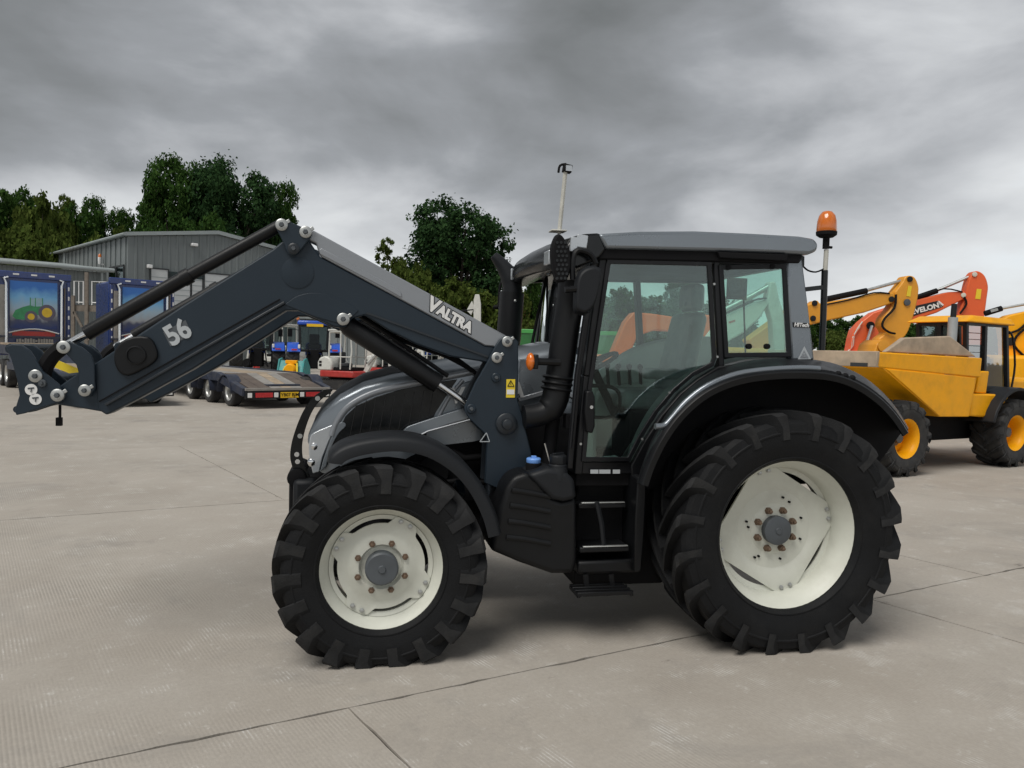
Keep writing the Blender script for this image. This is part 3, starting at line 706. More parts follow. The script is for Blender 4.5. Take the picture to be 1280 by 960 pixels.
# windscreen and rear screen
f0 = tp(750, 326, YN + .03); f1 = tp(735, 470, YN + .03); f2 = tp(722, 580, YN + .03)
b = MB(); sec = []
for p_ in (f0, f1, f2): sec.append([Vector((p_.x - .01 - .10 * (1 - (y / .70) ** 2), y, p_.z)) for y in (-.70, -.5, -.25, 0, .25, .5, .70)])
b.loft(sec, closed=False); b.build('windscreen', m_glf, T, smooth=60)
r1 = tp(1000, 330, YN); r2 = tp(1014, 448, YN)
b = MB(); b.add([(r1.x, -.66, r1.z), (r1.x, .66, r1.z), (r2.x, .66, r2.z), (r2.x, -.66, r2.z)], [(0, 1, 2, 3)]); b.build('rear_screen', m_glf, T, smooth=0)
# roof
def wide(pts, y0, name, m, bevel, parent=T, y1=None, seg=3):
    b = MB(); A = tpoly(pts, y0); y1 = -y0 if y1 is None else y1
    B = [Vector((p.x, y1, p.z)) for p in A]; b.loop2(A, B); return b.build(name, m, parent, bevel, seg=seg)
roof = wide([(748, 292), (800, 289), (870, 288.5), (940, 291.5), (1000, 295), (1018, 298), (1024, 305), (1022, 314), (1012, 318), (900, 314), (757, 311)], -.80, 'cab_roof', m_gun, .022)
wide([(760, 310), (1004, 317), (1000, 329), (750, 324), (735, 318)], -.775, 'roof_underside', m_matte, .01, roof)
vis = sm_px([(709, 333), (706, 322), (708, 309), (716, 299), (726, 293), (750, 291)], 3) + [(758, 311), (750, 322), (738, 328), (722, 335)]
b = MB(); secs = []
for y in (-.79, -.74, -.55, -.3, 0, .3, .55, .74, .79):
    bow = .13 * (1 - (abs(y) / .79) ** 2.2)
    q_ = []
    for p_ in tpoly(vis, -.79):
        t_ = max(0, min(1, (1.34 - p_.x) / .30)); q_.append(Vector((p_.x - bow * t_, y, p_.z)))
    secs.append(q_)
b.loft(secs); nose = b.build('roof_visor', m_gloss, roof, .015)
wide([(898, 315), (985, 318), (984, 326), (900, 322)], -.81, 'roof_trim', m_matte, .004, roof, y1=-.77)
for c, w, h_ in (((727, 302), 13, 15), ((717, 306), 9, 17)):
    b = MB(); p_ = tp(c[0], c[1], -.80); b.box((p_.x, p_.y - .006, p_.z), (w / 185, .02, h_ / 185), ry=.1); b.build('work_light', m_lens, nose, .006)
fx = tp(706, 321, -.79)
for yy in (-.60, .60):
    b = MB(); b.box((fx.x - .13 * (1 - (abs(yy) / .79) ** 2.2) - .002, yy, fx.z + .01), (.02, .13, .09)); b.build('front_work_light', m_lens, nose, .006)
for px_ in (752, 820, 838, 922): 
    p_ = tp(px_, 289, -.5); b = MB(); b.lathe([(.012, -.02), (.012, .03), (.005, .034)], (p_.x, -.5, tp(px_, 290, -.8).z), axis='Z', n=8); b.build('roof_bolt', m_matte, roof)
b = MB(); fl = tp(722, 590, YN); fe = tp(800, 592, YN)
b.b2((fl.x, -.70, fl.z - .10), (2.85, .70, fl.z)); b.build('cab_floor', m_matte, T, .01)
b = MB(); b.prism([Vector((fl.x + .02, y_, z_)) for y_, z_ in ((-.35, fl.z), (.35, fl.z), (.30, fl.z + .55), (-.30, fl.z + .55))], (.24, 0, 0)); b.build('dashboard', m_int, T, .04)
b = MB(); b.prism([Vector((x_, .36, z_)) for x_, z_ in ((1.5, fl.z), (2.3, fl.z), (2.3, fl.z + .55), (1.75, fl.z + .50), (1.55, fl.z + .28))], (0, .30, 0)); b.build('side_console', m_intl, T, .03)
b = MB()
for k in range(4): b.tube([(1.78 + k * .09, .38, fl.z + .50), (1.76 + k * .09, .36, fl.z + .64)], .014, 8); b.sphere((1.76 + k * .09, .36, fl.z + .65), .024, 8, 6)
b.build('control_lever', m_matte, T)
seat = part_empty('driver_seat', T)
b = MB(); b.b2((1.68, -.25, fl.z + .36), (2.14, .25, fl.z + .50)); b.build('seat_cushion', m_wrap, seat, .05, seg=4)
b = MB(); b.prism([Vector((x_, -.24, z_)) for x_, z_ in ((2.08, fl.z + .48), (2.20, fl.z + .46), (2.32, fl.z + 1.05), (2.22, fl.z + 1.08))], (0, .48, 0)); b.build('seat_back', m_wrap, seat, .05, seg=4)
b = MB(); b.b2((2.23, -.14, fl.z + 1.08), (2.33, .14, fl.z + 1.28)); b.build('headrest', m_wrap, seat, .04, seg=3)
b = MB(); b.b2((1.75, -.2, fl.z), (2.1, .2, fl.z + .37)); b.build('seat_base', m_matte, seat, .03)
b = MB(); b.b2((1.8, -.34, fl.z + .58), (2.15, -.27, fl.z + .66)); b.build('armrest', m_wrap, seat, .02)
sw = part_empty('steering_wheel', T)
c = Vector((1.52, 0, fl.z + .66)); M = Matrix.Rotation(rad(-28), 3, 'Y'); b = MB()
b.tube([c + M @ Vector((.2 * math.cos(a * math.pi / 16), .2 * math.sin(a * math.pi / 16), 0)) for a in range(33)], .016, 8); b.build('wheel_rim', m_matte, sw)
b = MB(); b.tube([c, c + M @ Vector((0, 0, -.45))], .03, 10); b.bar(c + M @ Vector((-.19, 0, 0)), c + M @ Vector((.19, 0, 0)), .03, .012); b.sphere(c, (.06, .06, .03)); b.build('steering_column', m_matte, sw)
b = MB(); b.prism([Vector((1.30, y_, z_)) for y_, z_ in ((-.62, fl.z + .005), (-.34, fl.z + .005), (-.34, fl.z + .02), (-.62, fl.z + .02))], (.3, 0, .03)); b.build('floor_papers', m_paper, T)
b = MB(); p_ = tp(921, 361, .3); b.box(p_, (.17, .02, .17)); b.tube([p_ + Vector((.06, 0, -.05)), p_ + Vector((.10, 0, -.55))], .008, 6); b.build('monitor', m_matte, T, .005)
b = MB(); b.tube(smooth_path(tpoly([(733, 482), (765, 484), (775, 497), (768, 520), (735, 521)], -.64), 3), .012, 8); b.build('grab_handle', m_matte, T)
b = MB()
for x0, x1 in ((738, 748), (749, 763), (766, 775)): b.add([tp(x0, 587, YN - .015), tp(x1, 587, YN - .015), tp(x1, 592, YN - .015), tp(x0, 592, YN - .015)], [(0, 1, 2, 3)])
b.build('sill_stickers', m_pgrey, T, smooth=0)

# ---- rear mudguards
fo = [(803, 606), (812, 580), (828, 548), (850, 518), (880, 492), (915, 476), (955, 468), (1000, 466), (1040, 469), (1072, 480), (1100, 499), (1120, 520), (1134, 541)]
fi = [(797, 604), (804, 580), (816, 548), (836, 513), (863, 484), (898, 462), (945, 450), (995, 448), (1040, 453), (1073, 467), (1098, 488), (1117, 512), (1130, 535)]
for s in (-1, 1):
    b = MB(); P = smooth_path(tpoly(fo, -1.14), 4); Q = smooth_path(tpoly(fi, -.72), 4); secs = []
    for i, p_ in enumerate(P):
        q = (P[min(i + 1, len(P) - 1)] - P[max(i - 1, 0)]).normalized(); nrm = Vector((-q.z, 0, q.x))
        if nrm.z < 0: nrm = -nrm
        if i < 5 and nrm.x > 0: nrm = -nrm
        def pt(y, d, f):
            c_ = p_.lerp(Q[i], f); return Vector((c_.x, y, c_.z)) + nrm * d
        secs.append([pt(-1.145, -.035, 0), pt(-1.15, 0, 0), pt(-1.14, .010, 0), pt(-1.115, .012, 0), pt(-1.11, .022, .05), pt(-1.06, .026, .15), pt(-.90, .02, .6), pt(-.70, .0, 1), pt(-.69, -.03, 1), pt(-.90, -.02, .6), pt(-1.06, -.0, .15), pt(-1.12, -.012, 0), pt(-1.13, -.035, 0)])
    b.loft(secs); b = b if s < 0 else b.mirror(); fen = b.build('rear_mudguard', m_black, T, smooth=45)
    # inner apron between mudguard and cab
    b = MB(); ap = [(p_.x, p_.z - .02) for p_ in Q]; A = [Vector((x, -.71, z)) for x, z in ap] + [Vector((ap[-1][0] - .25, -.71, 1.02)), Vector((2.0, -.71, .95)), Vector((ap[0][0] + .02, -.71, .95))]
    b.prism(A, (0, .04, 0)); b = b if s < 0 else b.mirror(); b.build('mudguard_apron', m_matte, fen, smooth=0)
    tr_ = []
    for p_ in Q:
        d_ = Vector((p_.x - 2.475, 0, p_.z - .727)).normalized() * (.16 if s > 0 else .012); p2 = Vector((p_.x + d_.x, -.685, p_.z + d_.z))
        if (1.42 if s > 0 else 1.60) < p2.x < 2.75: tr_.append(p2)
    b = MB(); b.prism(tr_ + [Vector((2.75, -.685, 1.12)), Vector((tr_[0].x, -.685, 1.12))], (0, .25, 0)); b = b if s < 0 else b.mirror(); b.build('wheel_arch_trim', m_intl, T, .03)
    rl = [(819, 533), (830, 532), (838, 525), (858, 502), (885, 482), (920, 468), (960, 462), (1000, 460), (1024, 461)]
    b = MB(); b.tube(smooth_path(tpoly(rl, -1.10), 4), .019, 10); b = b if s < 0 else b.mirror(); b.build('grab_rail', m_gun, fen)
    b = MB(); e = tp(1050, 470, -1.12)
    for k in range(3): b.sphere(e + Vector((k * .05, .02, .012 - k * .012)), (.022, .02, .02), 8, 6)
    b = b if s < 0 else b.mirror(); b.build('tail_lamp_cluster', m_matte, fen)
# cab side panel between door and mudguard
for s in (-1, 1):
    pn = [(789, 582), (806, 551), (826, 520), (850, 492), (872, 474), (898, 458), (990, 450), (1020, 452), (1020, 470), (915, 480), (850, 520), (815, 578), (806, 600), (790, 598)]
    b = MB(); b.prism(tpoly(pn, YN - .012), (0, .05, 0)); b = b if s < 0 else b.mirror(); b.build('cab_side_panel', m_black, T, .008)

# ---- intake stack on the pillar
b = MB(); b.tube(smooth_path(tpoly([(655, 521), (672, 519), (686, 512), (694, 497), (699, 470), (706, 420), (712, 380), (715, 352)], -.66), 3), [.075] * 6 + [.088] * 16, 16)
stk = b.build('air_intake', m_black, T)
b = MB()
for (x0, y0) in ((697.5, 472), (696.5, 479), (695.5, 486)):
    P = tp(x0, y0, -.66); d = (tp(706, 420, -.66) - tp(699, 470, -.66)).normalized(); b.tube([P - d * .012, P, P + d * .012], [.092, .103, .092], 18)
b.build('bellows_ring', m_black, stk)
cap_o = sm_px([(697, 353), (692, 335), (690, 312), (694, 297), (699, 292), (706, 298), (713, 314), (714, 336), (708, 352)], 3)
b = MB(); b.prism(tpoly(cap_o, -.86), (0, .07, 0)); ic = b.build('intake_screen', m_matte, stk, .012)
b = MB()
for i in range(9):
    for j in range(3):
        p_ = tp(696.5 + j * 5 + (i % 2) * 2 + (i > 5) * 0, 303 + i * 5.6, -.863)
        b.lathe([(.0095, 0), (.0095, .004)], (p_.x, p_.y, p_.z), n=6)
b.build('screen_hole', m_gloss, ic)
b = MB(); b.b2(tp(708, 518, -.70), tp(716, 535, -.62)); b.build('intake_clamp', m_matte, stk, .006)
b = MB(); b.tube(tpoly([(694, 500), (687, 560), (684, 600)], -.60), .045, 10); b.build('pillar_duct', m_matte, stk)
b = MB(); b.tube(tpoly([(681, 554), (688, 580)], -.72), .006, 6); b.build('dip_rod', m_steel, stk)
# indicator on its arm
b = MB(); b.tube(tpoly([(700, 453), (672, 452)], -.74), .022, 8); ind = b.build('indicator_arm', m_black, T)
p_ = tp(663, 452, -.76); b = MB(); b.sphere(p_, (.028, .045, .055), 14, 10); b.build('indicator_lens', m_amber, ind)
b = MB(); b.box(p_ + Vector((.03, 0, 0)), (.03, .07, .09)); b.build('indicator_body', m_black, ind, .008)
# mirrors
def mirror_set(s):
    b = MB(); b.tube(smooth_path(tpoly([(716, 350), (716, 325), (722, 313), (738, 318), (745, 330)], -.84), 3), .018, 8, flat=1.2); 
    if s > 0: b = b.mirror()
    a = b.build('mirror_arm', m_black, T)
    ol = sm_px([(714, 392), (711, 385), (713, 352), (720, 337), (733, 331), (744, 333), (747, 340), (742, 370), (734, 388), (724, 395), (714, 392)], 3)[:-1]
    b = MB(); A = tpoly(ol, -.90); cx = sum((p for p in A), Vector()) / len(A)
    B = [cx + (p - cx) * .86 + Vector((.02, -.055, 0)) for p in A]; b.loop2([p + Vector((.03, .03, 0)) for p in A], B)
    if s > 0: b = b.mirror()
    b.build('mirror_housing', m_guard, a, .012)
    b = MB(); b.tube(tpoly([(706, 362), (722, 361)], -.93), .02, 8)
    if s > 0: b = b.mirror()
    b.build('mirror_knuckle', m_black, a)
mirror_set(-1)
# far side visor arm seen beyond the windscreen
b = MB(); b.prism(tpoly([(646, 343), (684, 341), (686, 352), (650, 355)], .80), (0, .05, 0)); va = b.build('wiper_arm_cover', m_guard, T, .006)
b = MB(); b.tube(tpoly([(684, 345), (672, 395), (663, 440)], .30), .012, 6); b.build('wiper', m_matte, T)
b = MB(); b.tube(smooth_path(tpoly([(633, 356), (628, 352), (625, 358), (623, 384)], .95), 3), .011, 6); b.sphere(tp(621, 384, .95), (.035, .02, .02), 8, 6); b.build('far_mirror_stay', m_matte, T)
# exhaust on the far pillar
b = MB(); b.tube(tpoly([(632, 450), (636, 420), (640, 366)], .62), [.098, .098, .098], 20); ex = b.build('exhaust_stack', m_black, T)
E0 = smooth_path(tpoly([(640, 372), (640.5, 362), (638, 348), (629, 333), (617, 319)], .62), 4)
b = MB(); b.tube(E0, [.078] * 9 + [.074 - i * .006 for i in range(len(E0) - 9)], 18); b.build('exhaust_tip', m_guard, ex)
p_ = tp(644, 376, .52); b = MB(); b.sphere(p_, .012, 8, 6); b.build('exhaust_rivet', m_zinc, ex)
# beacon mast
b = MB(); b.tube(tpoly([(1033, 312), (1031, 345)], -.70), .016, 10); bm_ = b.build('beacon_mast', m_cream, T)
b = MB(); b.tube(tpoly([(1031, 338), (1029, 400), (1027, 438)], -.70), .022, 10); b.build('mast_tube', m_gloss, bm_)
b = MB(); b.bar(tp(1004, 362, -.70), tp(1030, 359, -.70), .025, .03); b.build('mast_bracket', m_gloss, bm_)
b = MB(); b.tube(smooth_path(tpoly([(1003, 332), (1010, 338), (1020, 340), (1030, 336)], -.70), 3), .006, 6); b.build('mast_cable', m_matte, bm_)
p_ = tp(1033, 294, -.70); b = MB(); b.lathe([(.022, -.09), (.022, -.02), (.045, -.015), (.066, .0), (.068, .022), (.06, .025)], p_, axis='Z', n=24); b.build('beacon_base', m_matte, bm_)
b = MB(); b.lathe([(.062, .02), (.066, .03), (.062, .09), (.052, .13), (.032, .155), (.008, .162)], p_, axis='Z', n=24); b.build('beacon_lens', m_amberd, bm_)
p_ = tp(1034, 309, -.70); b = MB(); b.tube([p_, p_ + Vector((.035, 0, 0))], .009, 8); b.build('mast_wing_nut', m_matte, bm_)
# lamp mast on the roof front
b = MB(); b.tube(tpoly([(699, 292), (707, 212)], -.55), .014, 8); lm = b.build('lamp_mast', m_cream, T)
b = MB(); b.b2(tp(690, 286, -.6), tp(704, 292, -.5)); b.build('mast_foot', m_cream, lm, .006)
p_ = tp(709, 211, -.55); b = MB(); b.box(p_, (.055, .05, .05), ry=.15); b.tube(smooth_path(tpoly([(708, 205), (700, 207), (698, 216)], -.55), 3), .009, 6); b.build('mast_lamp', m_matte, lm, .004)
b = MB(); b.box(p_ + Vector((.004, -.027, -.002)), (.04, .006, .035)); b.build('mast_lamp_lens', m_lens, lm)

# ---- front loader
YL = -.56
boom_px = [(116, 456), (225, 384), (340, 312), (352, 302), (386, 300), (400, 321), (500, 374), (606, 432), (620, 433), (622, 449), (612, 455), (603, 452), (564, 446), (520, 430), (486, 413), (456, 394), (440, 398), (432, 409), (418, 409), (395, 398), (372, 388), (357, 388), (300, 424), (240, 462), (170, 500), (133, 519), (122, 512)]
cover_px = [(386, 287), (392, 288), (632, 419), (640, 425), (622, 436), (616, 433), (606, 432), (500, 374), (402, 321), (397, 312), (395, 304), (386, 300)]
inner_plate = sm_px([(246, 440), (300, 411), (352, 383), (372, 370), (395, 366), (420, 372), (448, 388)], 3) + [(430, 406), (395, 396), (357, 381), (300, 414), (250, 442)]
def L2(build):
    """Build a loader part for the near arm and mirror it for the far arm."""
    res = []
    for s in (-1, 1): res.append(build(s))
    return res
def mk(b, s, name, m, parent, bevel=0.0, smooth=40, seg=2):
    return (b if s < 0 else b.mirror()).build(name, m, parent, bevel, smooth, seg=seg)
def pin(s, px_, py_, y, r, parent, m=m_zinc, tab=True):
    p_ = tp(px_, py_, y); b = MB()
    b.lathe([(r, .012), (r, -.006), (r * .85, -.010), (r * .40, -.010), (r * .38, .002)], p_, n=18); b_ = mk(b, s, 'pin_washer', m, parent, 0)
    b = MB(); b.lathe([(r * .42, 0), (r * .42, -.020), (r * .34, -.024)], p_ + Vector((0, -.0, 0)), n=6); mk(b, s, 'pin_bolt', m_hub, parent)
    if tab: b = MB(); b.box(p_ + Vector((r * .9, .004, r * .55)), (r * .9, .012, r * .6), ry=-.6); mk(b, s, 'pin_tab', m, parent, .003)
arms = {}
for s in (-1, 1):
    b = MB(); A = tpoly(boom_px, YL); b.prism(A, (0, .13, 0)); arm = mk(b, s, 'loader_arm', m_load, T, .010); arms[s] = arm
    b = MB(); b.prism(tpoly(cover_px, YL - .008), (0, .15, 0)); cov = mk(b, s, 'arm_cover', m_silver, T, .008)
    b = MB(); b.prism(tpoly(sm_px([(400, 318), (408, 322), (440, 339), (480, 360), (499, 371)], 2) + [(503, 372), (502, 366), (497, 361), (470, 346), (430, 325), (402, 310), (398, 312)], YL - .012), (0, .01, 0)); mk(b, s, 'cover_swage', m_silver, cov, .006)
    b = MB(); b.prism(tpoly(inner_plate, YL - .006), (0, .01, 0)); mk(b, s, 'arm_stiffener', m_load, arm, .002)
    b = MB(); b.bar(tp(132, 506, YL - .010), tp(356, 378, YL - .010), .03, .016, up=(0, 0, 1)); mk(b, s, 'arm_flange', m_loadd, arm, .004)
    b = MB(); b.bar(tp(124, 502, YL - .002), tp(350, 374, YL - .002), .008, .007); mk(b, s, 'arm_seam', m_matte, arm)
    b = MB(); b.bar(tp(458, 391, YL - .004), tp(610, 446, YL - .004), .01, .012); mk(b, s, 'arm_edge', m_loadd, arm)
    c = tp(372, 341, YL - .001); b = MB(); b.lathe([(.095, .004), (.095, -.003), (.088, -.005)], c, n=24); mk(b, s, 'boss_plate', m_load, arm)
    # black rubber cover with raised ring on the lower arm
    q = sm_px([(143, 438), (150, 428), (165, 421), (185, 421), (194, 432), (197, 446), (190, 455), (178, 462), (160, 470), (147, 464), (142, 450), (143, 438)], 2)[:-1]
    b = MB(); b.prism(tpoly(q, YL - .025), (0, .026, 0)); rb = mk(b, s, 'rubber_cover', m_black, arm, .012, seg=3)
    c = tp(170, 444, YL - .026); b = MB(); b.lathe([(.055, .004), (.055, -.010), (.047, -.012), (.045, -.002), (.02, -.003)], c, n=22); mk(b, s, 'cover_ring', m_black, rb)
    # upper tilt cylinder
    tc_ = part_empty('tilt_cylinder', T); yc = -.495
    b = MB(); b.tube(tpoly([(108, 417), (232, 347)], yc), .044, 16); b.tube(tpoly([(228, 349), (238, 343.5)], yc), .049, 16); b.tube(tpoly([(232, 347), (352, 281)], yc), .037, 16); mk(b, s, 'cylinder_barrel', m_black, tc_)
    b = MB(); b.tube(tpoly([(79, 434), (114, 414)], yc), .023, 14); mk(b, s, 'cylinder_rod', m_steel, tc_)
    b = MB(); b.bar(tp(345, 279, yc), tp(352, 288, yc), .05, .06); mk(b, s, 'cylinder_eye', m_loadd, tc_, .01)
    # knee bracket
    kp = sm_px([(344, 283), (345, 277), (352, 274), (360, 276)], 2) + [(383, 286)] + sm_px([(386, 287), (390, 292), (387, 299)], 2) + sm_px([(374, 315), (367, 320), (359, 316), (355, 305)], 2)
    b = MB(); b.prism(tpoly(kp, YL - .03), (0, .02, 0)); b.prism([p + Vector((0, .16, 0)) for p in tpoly(kp, YL - .03)], (0, .02, 0)); kb = mk(b, s, 'knee_bracket', m_load, T, .006)
    pin(s, 352, 281, YL - .032, .036, kb); pin(s, 382, 290, YL - .032, .036, kb); pin(s, 367, 311, YL - .032, .034, kb, m_loadd, False)
    # linkage plates and the tool carrier
    lk = [(75, 433), (78, 428), (86, 426), (102, 434), (114, 444), (118, 456), (119, 486), (112, 496), (102, 495), (98, 488), (98, 466), (95, 456), (82, 442), (76, 441)]
    b = MB(); b.prism(tpoly(lk, YL - .03), (0, .02, 0)); b.prism([p + Vector((0, .17, 0)) for p in tpoly(lk, YL - .03)], (0, .02, 0)); lb = mk(b, s, 'linkage_plate', m_load, T, .006)
    pin(s, 79.5, 434, YL - .032, .036, lb, m_zinc, False); pin(s, 106, 488, YL - .032, .034, lb)
    hk = smooth_path(tpoly([(78, 434), (66, 444), (57, 458), (54, 470)], YL + .05), 3); b = MB(); b.tube(hk, .045, 8, flat=1.2); mk(b, s, 'carrier_link', m_matte, T)
    ae = [(66, 495), (72, 484), (98, 466), (118, 453), (132, 500), (129, 515), (100, 510), (72, 506)]
    b = MB(); b.prism(tpoly(ae, YL + .004), (0, .11, 0)); mk(b, s, 'arm_end', m_load, arm, .008)
    cp_ = [(7, 433), (15, 430), (27, 431), (38, 439), (53, 464), (73, 480), (79, 490), (77, 502), (60, 507), (30, 517), (20, 519), (18, 513), (24, 494), (21, 474), (14, 450)]
    b = MB(); b.prism(tpoly(cp_, YL - .035), (0, .022, 0)); cb = mk(b, s, 'tool_carrier', m_load, T, .005)
    b = MB(); b.prism([p + Vector((0, .16, 0)) for p in tpoly(cp_, YL - .035)], (0, .022, 0)); mk(b, s, 'carrier_inner_plate', m_load, cb, .005)
    pin(s, 44.5, 470, YL - .037, .036, cb, m_zinc, False); pin(s, 53, 479, YL - .037, .022, cb, m_hub, False); pin(s, 72, 494, YL - .037, .036, cb)
    for cc in ((39, 487), (44.5, 499)):
        p_ = tp(*cc, YL - .037); b = MB(); b.lathe([(.032, .002), (.032, -.002)], p_, n=20); st_ = mk(b, s, 'round_sticker', m_white, cb)
        b = MB(); b.bar(p_ + Vector((-.016, -.003, .006)), p_ + Vector((.016, -.003, .010)), .004, .008); b.bar(p_ + Vector((0, -.003, -.014)), p_ + Vector((.004, -.003, .012)), .004, .008); mk(b, s, 'sticker_print', m_hub, cb)
    # lift cylinder
    lc = part_empty('lift_cylinder', T); yl = -.47
    b = MB(); b.tube(tpoly([(428, 401), (436, 408), (548, 480)], yl), [.045, .062, .060], 18); mk(b, s, 'cylinder_barrel', m_black, lc)
    b = MB(); b.tube(tpoly([(544, 477.5), (600, 516)], yl), .023, 14); mk(b, s, 'cylinder_rod', m_steel, lc)
    b = MB(); b.tube(tpoly([(446, 393), (470, 408), (560, 470)], yl + .02), .014, 8); mk(b, s, 'hydraulic_pipe', m_black, lc)
    pin(s, 429, 399, YL - .012, .038, arm)
    # tower bolted to the chassis
    tw = [(619, 433), (625, 424), (632, 420), (641, 420), (648, 427), (648, 470), (647, 500), (653, 520), (664, 565), (668, 604), (640, 618), (606, 604), (609, 545), (586, 523), (581, 514), (581, 508), (594, 479), (608, 455)]
    b = MB(); b.prism(tpoly(tw, YL - .035), (0, .03, 0)); tb = mk(b, s, 'loader_tower', m_load, T, .006)
    b = MB(); b.prism([p + Vector((0, .17, 0)) for p in tpoly(tw, YL - .035)], (0, .03, 0)); b.prism(tpoly([(612, 545), (655, 530), (664, 600), (612, 604)], YL - .01), (0, .16, 0)); mk(b, s, 'tower_inner_plate', m_loadd, tb, .006)
    b = MB(); b.b2((tp(615, 560, YL).x, YL + .10, .72), (tp(655, 560, YL).x, -.16, 1.0)); mk(b, s, 'tower_mount', m_loadd, tb, .01)
    pin(s, 634, 427, YL - .037, .034, tb); pin(s, 621, 447, YL - .037, .034, tb); pin(s, 620, 472, YL - .037, .03, tb, m_load, False); pin(s, 589, 511, YL - .037, .03, tb, m_load, False)
    p_ = tp(633, 530, YL - .037); b = MB(); b.lathe([(.07, .01), (.07, -.012), (.062, -.018), (.034, -.018), (.034, -.05), (.028, -.054)], p_, n=20); mk(b, s, 'tower_boss', m_loadd, tb)
# lettering and labels on the near side only, as the photo shows
A = tp(538, 380, YL - .02); B = tp(586, 408, YL - .02); d = (B - A)
for nm, m_, off, bold in (('arm_lettering_outline', m_gloss, .0095, .0105), ('arm_lettering', m_white, .0130, .0048)):
    lettering(nm, 'V', tp(542.5, 382.5, YL - off), d, (-d.z, 0, d.x), .118, m_, arms[-1], -.10, bold, .0015)
    lettering(nm, 'ALTRA', tp(569, 399, YL - off), d, (-d.z, 0, d.x), .084, m_, arms[-1], -.10, bold, .0015, sx=.95)
A = tp(206, 424, YL - .003); B = tp(238, 406, YL - .003); d = B - A
b = MB(); b.add([tp(204, 415, YL - .002), tp(232, 400, YL - .002), tp(240, 418, YL - .002), tp(213, 433, YL - .002)], [(0, 1, 2, 3)]); b.build('number_plate_film', m_hub, arms[-1], smooth=0)
lettering('arm_number', '56', tp(222.5, 416, YL - .005), d, (-d.z, 0, d.x), .165, m_pgrey, arms[-1], 0, .005, sx=.85)
b = MB(); b.add([tp(633, 474, YL - .039), tp(644, 474, YL - .039), tp(643.5, 497, YL - .039), tp(632.5, 497, YL - .039)], [(0, 1, 2, 3)]); wlb = b.build('warning_label', m_yel, T, smooth=0)
b = MB(); b.add([tp(633.5, 487, YL - .041), tp(643, 487, YL - .041), tp(643, 493, YL - .041), tp(633.5, 493, YL - .041)], [(0, 1, 2, 3)]); b.build('label_panel', m_white, wlb, smooth=0)
b = MB(); tri = tpoly([(638.5, 475.5), (642.5, 483), (634.5, 483)], YL - .041)
for i in range(3): b.bar(tri[i], tri[(i + 1) % 3], .002, .0045)
b.bar(tp(638.5, 478, YL - .041), tp(638.5, 481.5, YL - .041), .002, .004); b.build('warning_triangle', m_gloss, wlb, smooth=0)
b = MB(); tri = tpoly([(608, 541), (612, 552), (600, 552)], YL - .037)
for i in range(3): b.bar(tri[i], tri[(i + 1) % 3], .003, .005)
b.build('triangle_sticker', m_pgrey, T, smooth=0)
b = MB(); b.bar(tp(71, 455, .30), tp(98, 466, .30), .02, .05); b.build('yellow_carrier_label', m_yel, T)
# cross members and hoses
for c, r_, w_ in ((tp(372, 343, YL), .06, .44), (tp(48, 478, YL), .035, .5), (tp(20, 512, YL), .02, .55), (tp(12, 436, YL), .028, .55)):
    b = MB(); b.tube([(c.x, -w_, c.z), (c.x, w_, c.z)], r_, 14); b.build('loader_cross_tube', m_load, T)
for k in range(3):
    b = MB(); b.tube(smooth_path([tp(455 + k * 4, 396, -.42), tp(500 + k * 3, 424 - k * 3, -.40), tp(560, 447 - k * 3, -.40), tp(600, 470, -.40)], 3), .012, 6); b.build('hydraulic_hose', m_matte, T)
b = MB(); b.tube(smooth_path([tp(75, 506, -.3), tp(75, 520, -.3), tp(74, 530, -.3)], 2), .008, 6); b.box(tp(74, 527, -.3), (.03, .03, .05)); b.build('hanging_coupling', m_matte, T)

# ================================================================== background helpers
def W_(px, D, z=0.0):
    """Point on the ground (or at height z) seen at column px, D metres in front of the camera."""
    return Vector(((px - 640) / F * D, D, z))
class Kit:
    """Parts traced in the plane of a thing that has its own frame."""
    def __init__(s, root, fr): s.r = root; s.f = fr
    def p(s, a, b, y): return s.f.p(a, b, y)
    def poly(s, pts, y): return [s.f.p(a, b, y) for a, b in pts]
    def plate(s, pts, y, th, name, m, bevel=0.0, parent=None, smooth=40):
        b = MB(); b.prism(s.poly(pts, y), (0, th, 0)); return b.build(name, m, parent or s.r, bevel, smooth)
    def tube(s, pts, y, r, name, m, n=10, parent=None, sm=0):
        P = s.poly(pts, y); P = smooth_path(P, sm) if sm else P
        b = MB(); b.tube(P, r, n); return b.build(name, m, parent or s.r)
    def letters(s, name, txt, c, y, d0, d1, size, m, parent=None, **k):
        d = s.p(*d1, y) - s.p(*d0, y); return lettering(name, txt, s.p(*c, y), d, (-d.z, 0, d.x), size, m, parent or s.r, **k)
def box(name, m, parent, a, b, bevel=0.0):
    q = MB(); q.b2(a, b); return q.build(name, m, parent, bevel)

m_clad = mat('grey_cladding', (0.165, 0.185, 0.185), 0.5, 0.0, var=0.07, scale=.8)
m_clad2 = mat('pale_cladding', (0.23, 0.255, 0.26), 0.5, var=0.08, scale=.8)
m_roofm = mat('roof_edge_metal', (0.30, 0.335, 0.335), 0.45, var=0.08, scale=2)
m_shut = mat('roller_shutter', (0.52, 0.54, 0.54), 0.5, var=0.04)
m_dark = mat('dark_opening', (0.03, 0.034, 0.036), 0.5)
m_wood = mat('weathered_timber', (0.17, 0.145, 0.12), 0.85, var=0.25, scale=5, bump=.3, bscale=20)
m_deckw = mat('trailer_planks', (0.33, 0.26, 0.185), 0.85, var=0.3, scale=4, dirt=.55, dirtcol=(.20, .17, .14))
m_deckg = mat('worn_deck_steel', (0.27, 0.255, 0.235), 0.7, var=0.2, scale=3, dirt=.4, dirtcol=(.15, .13, .11))
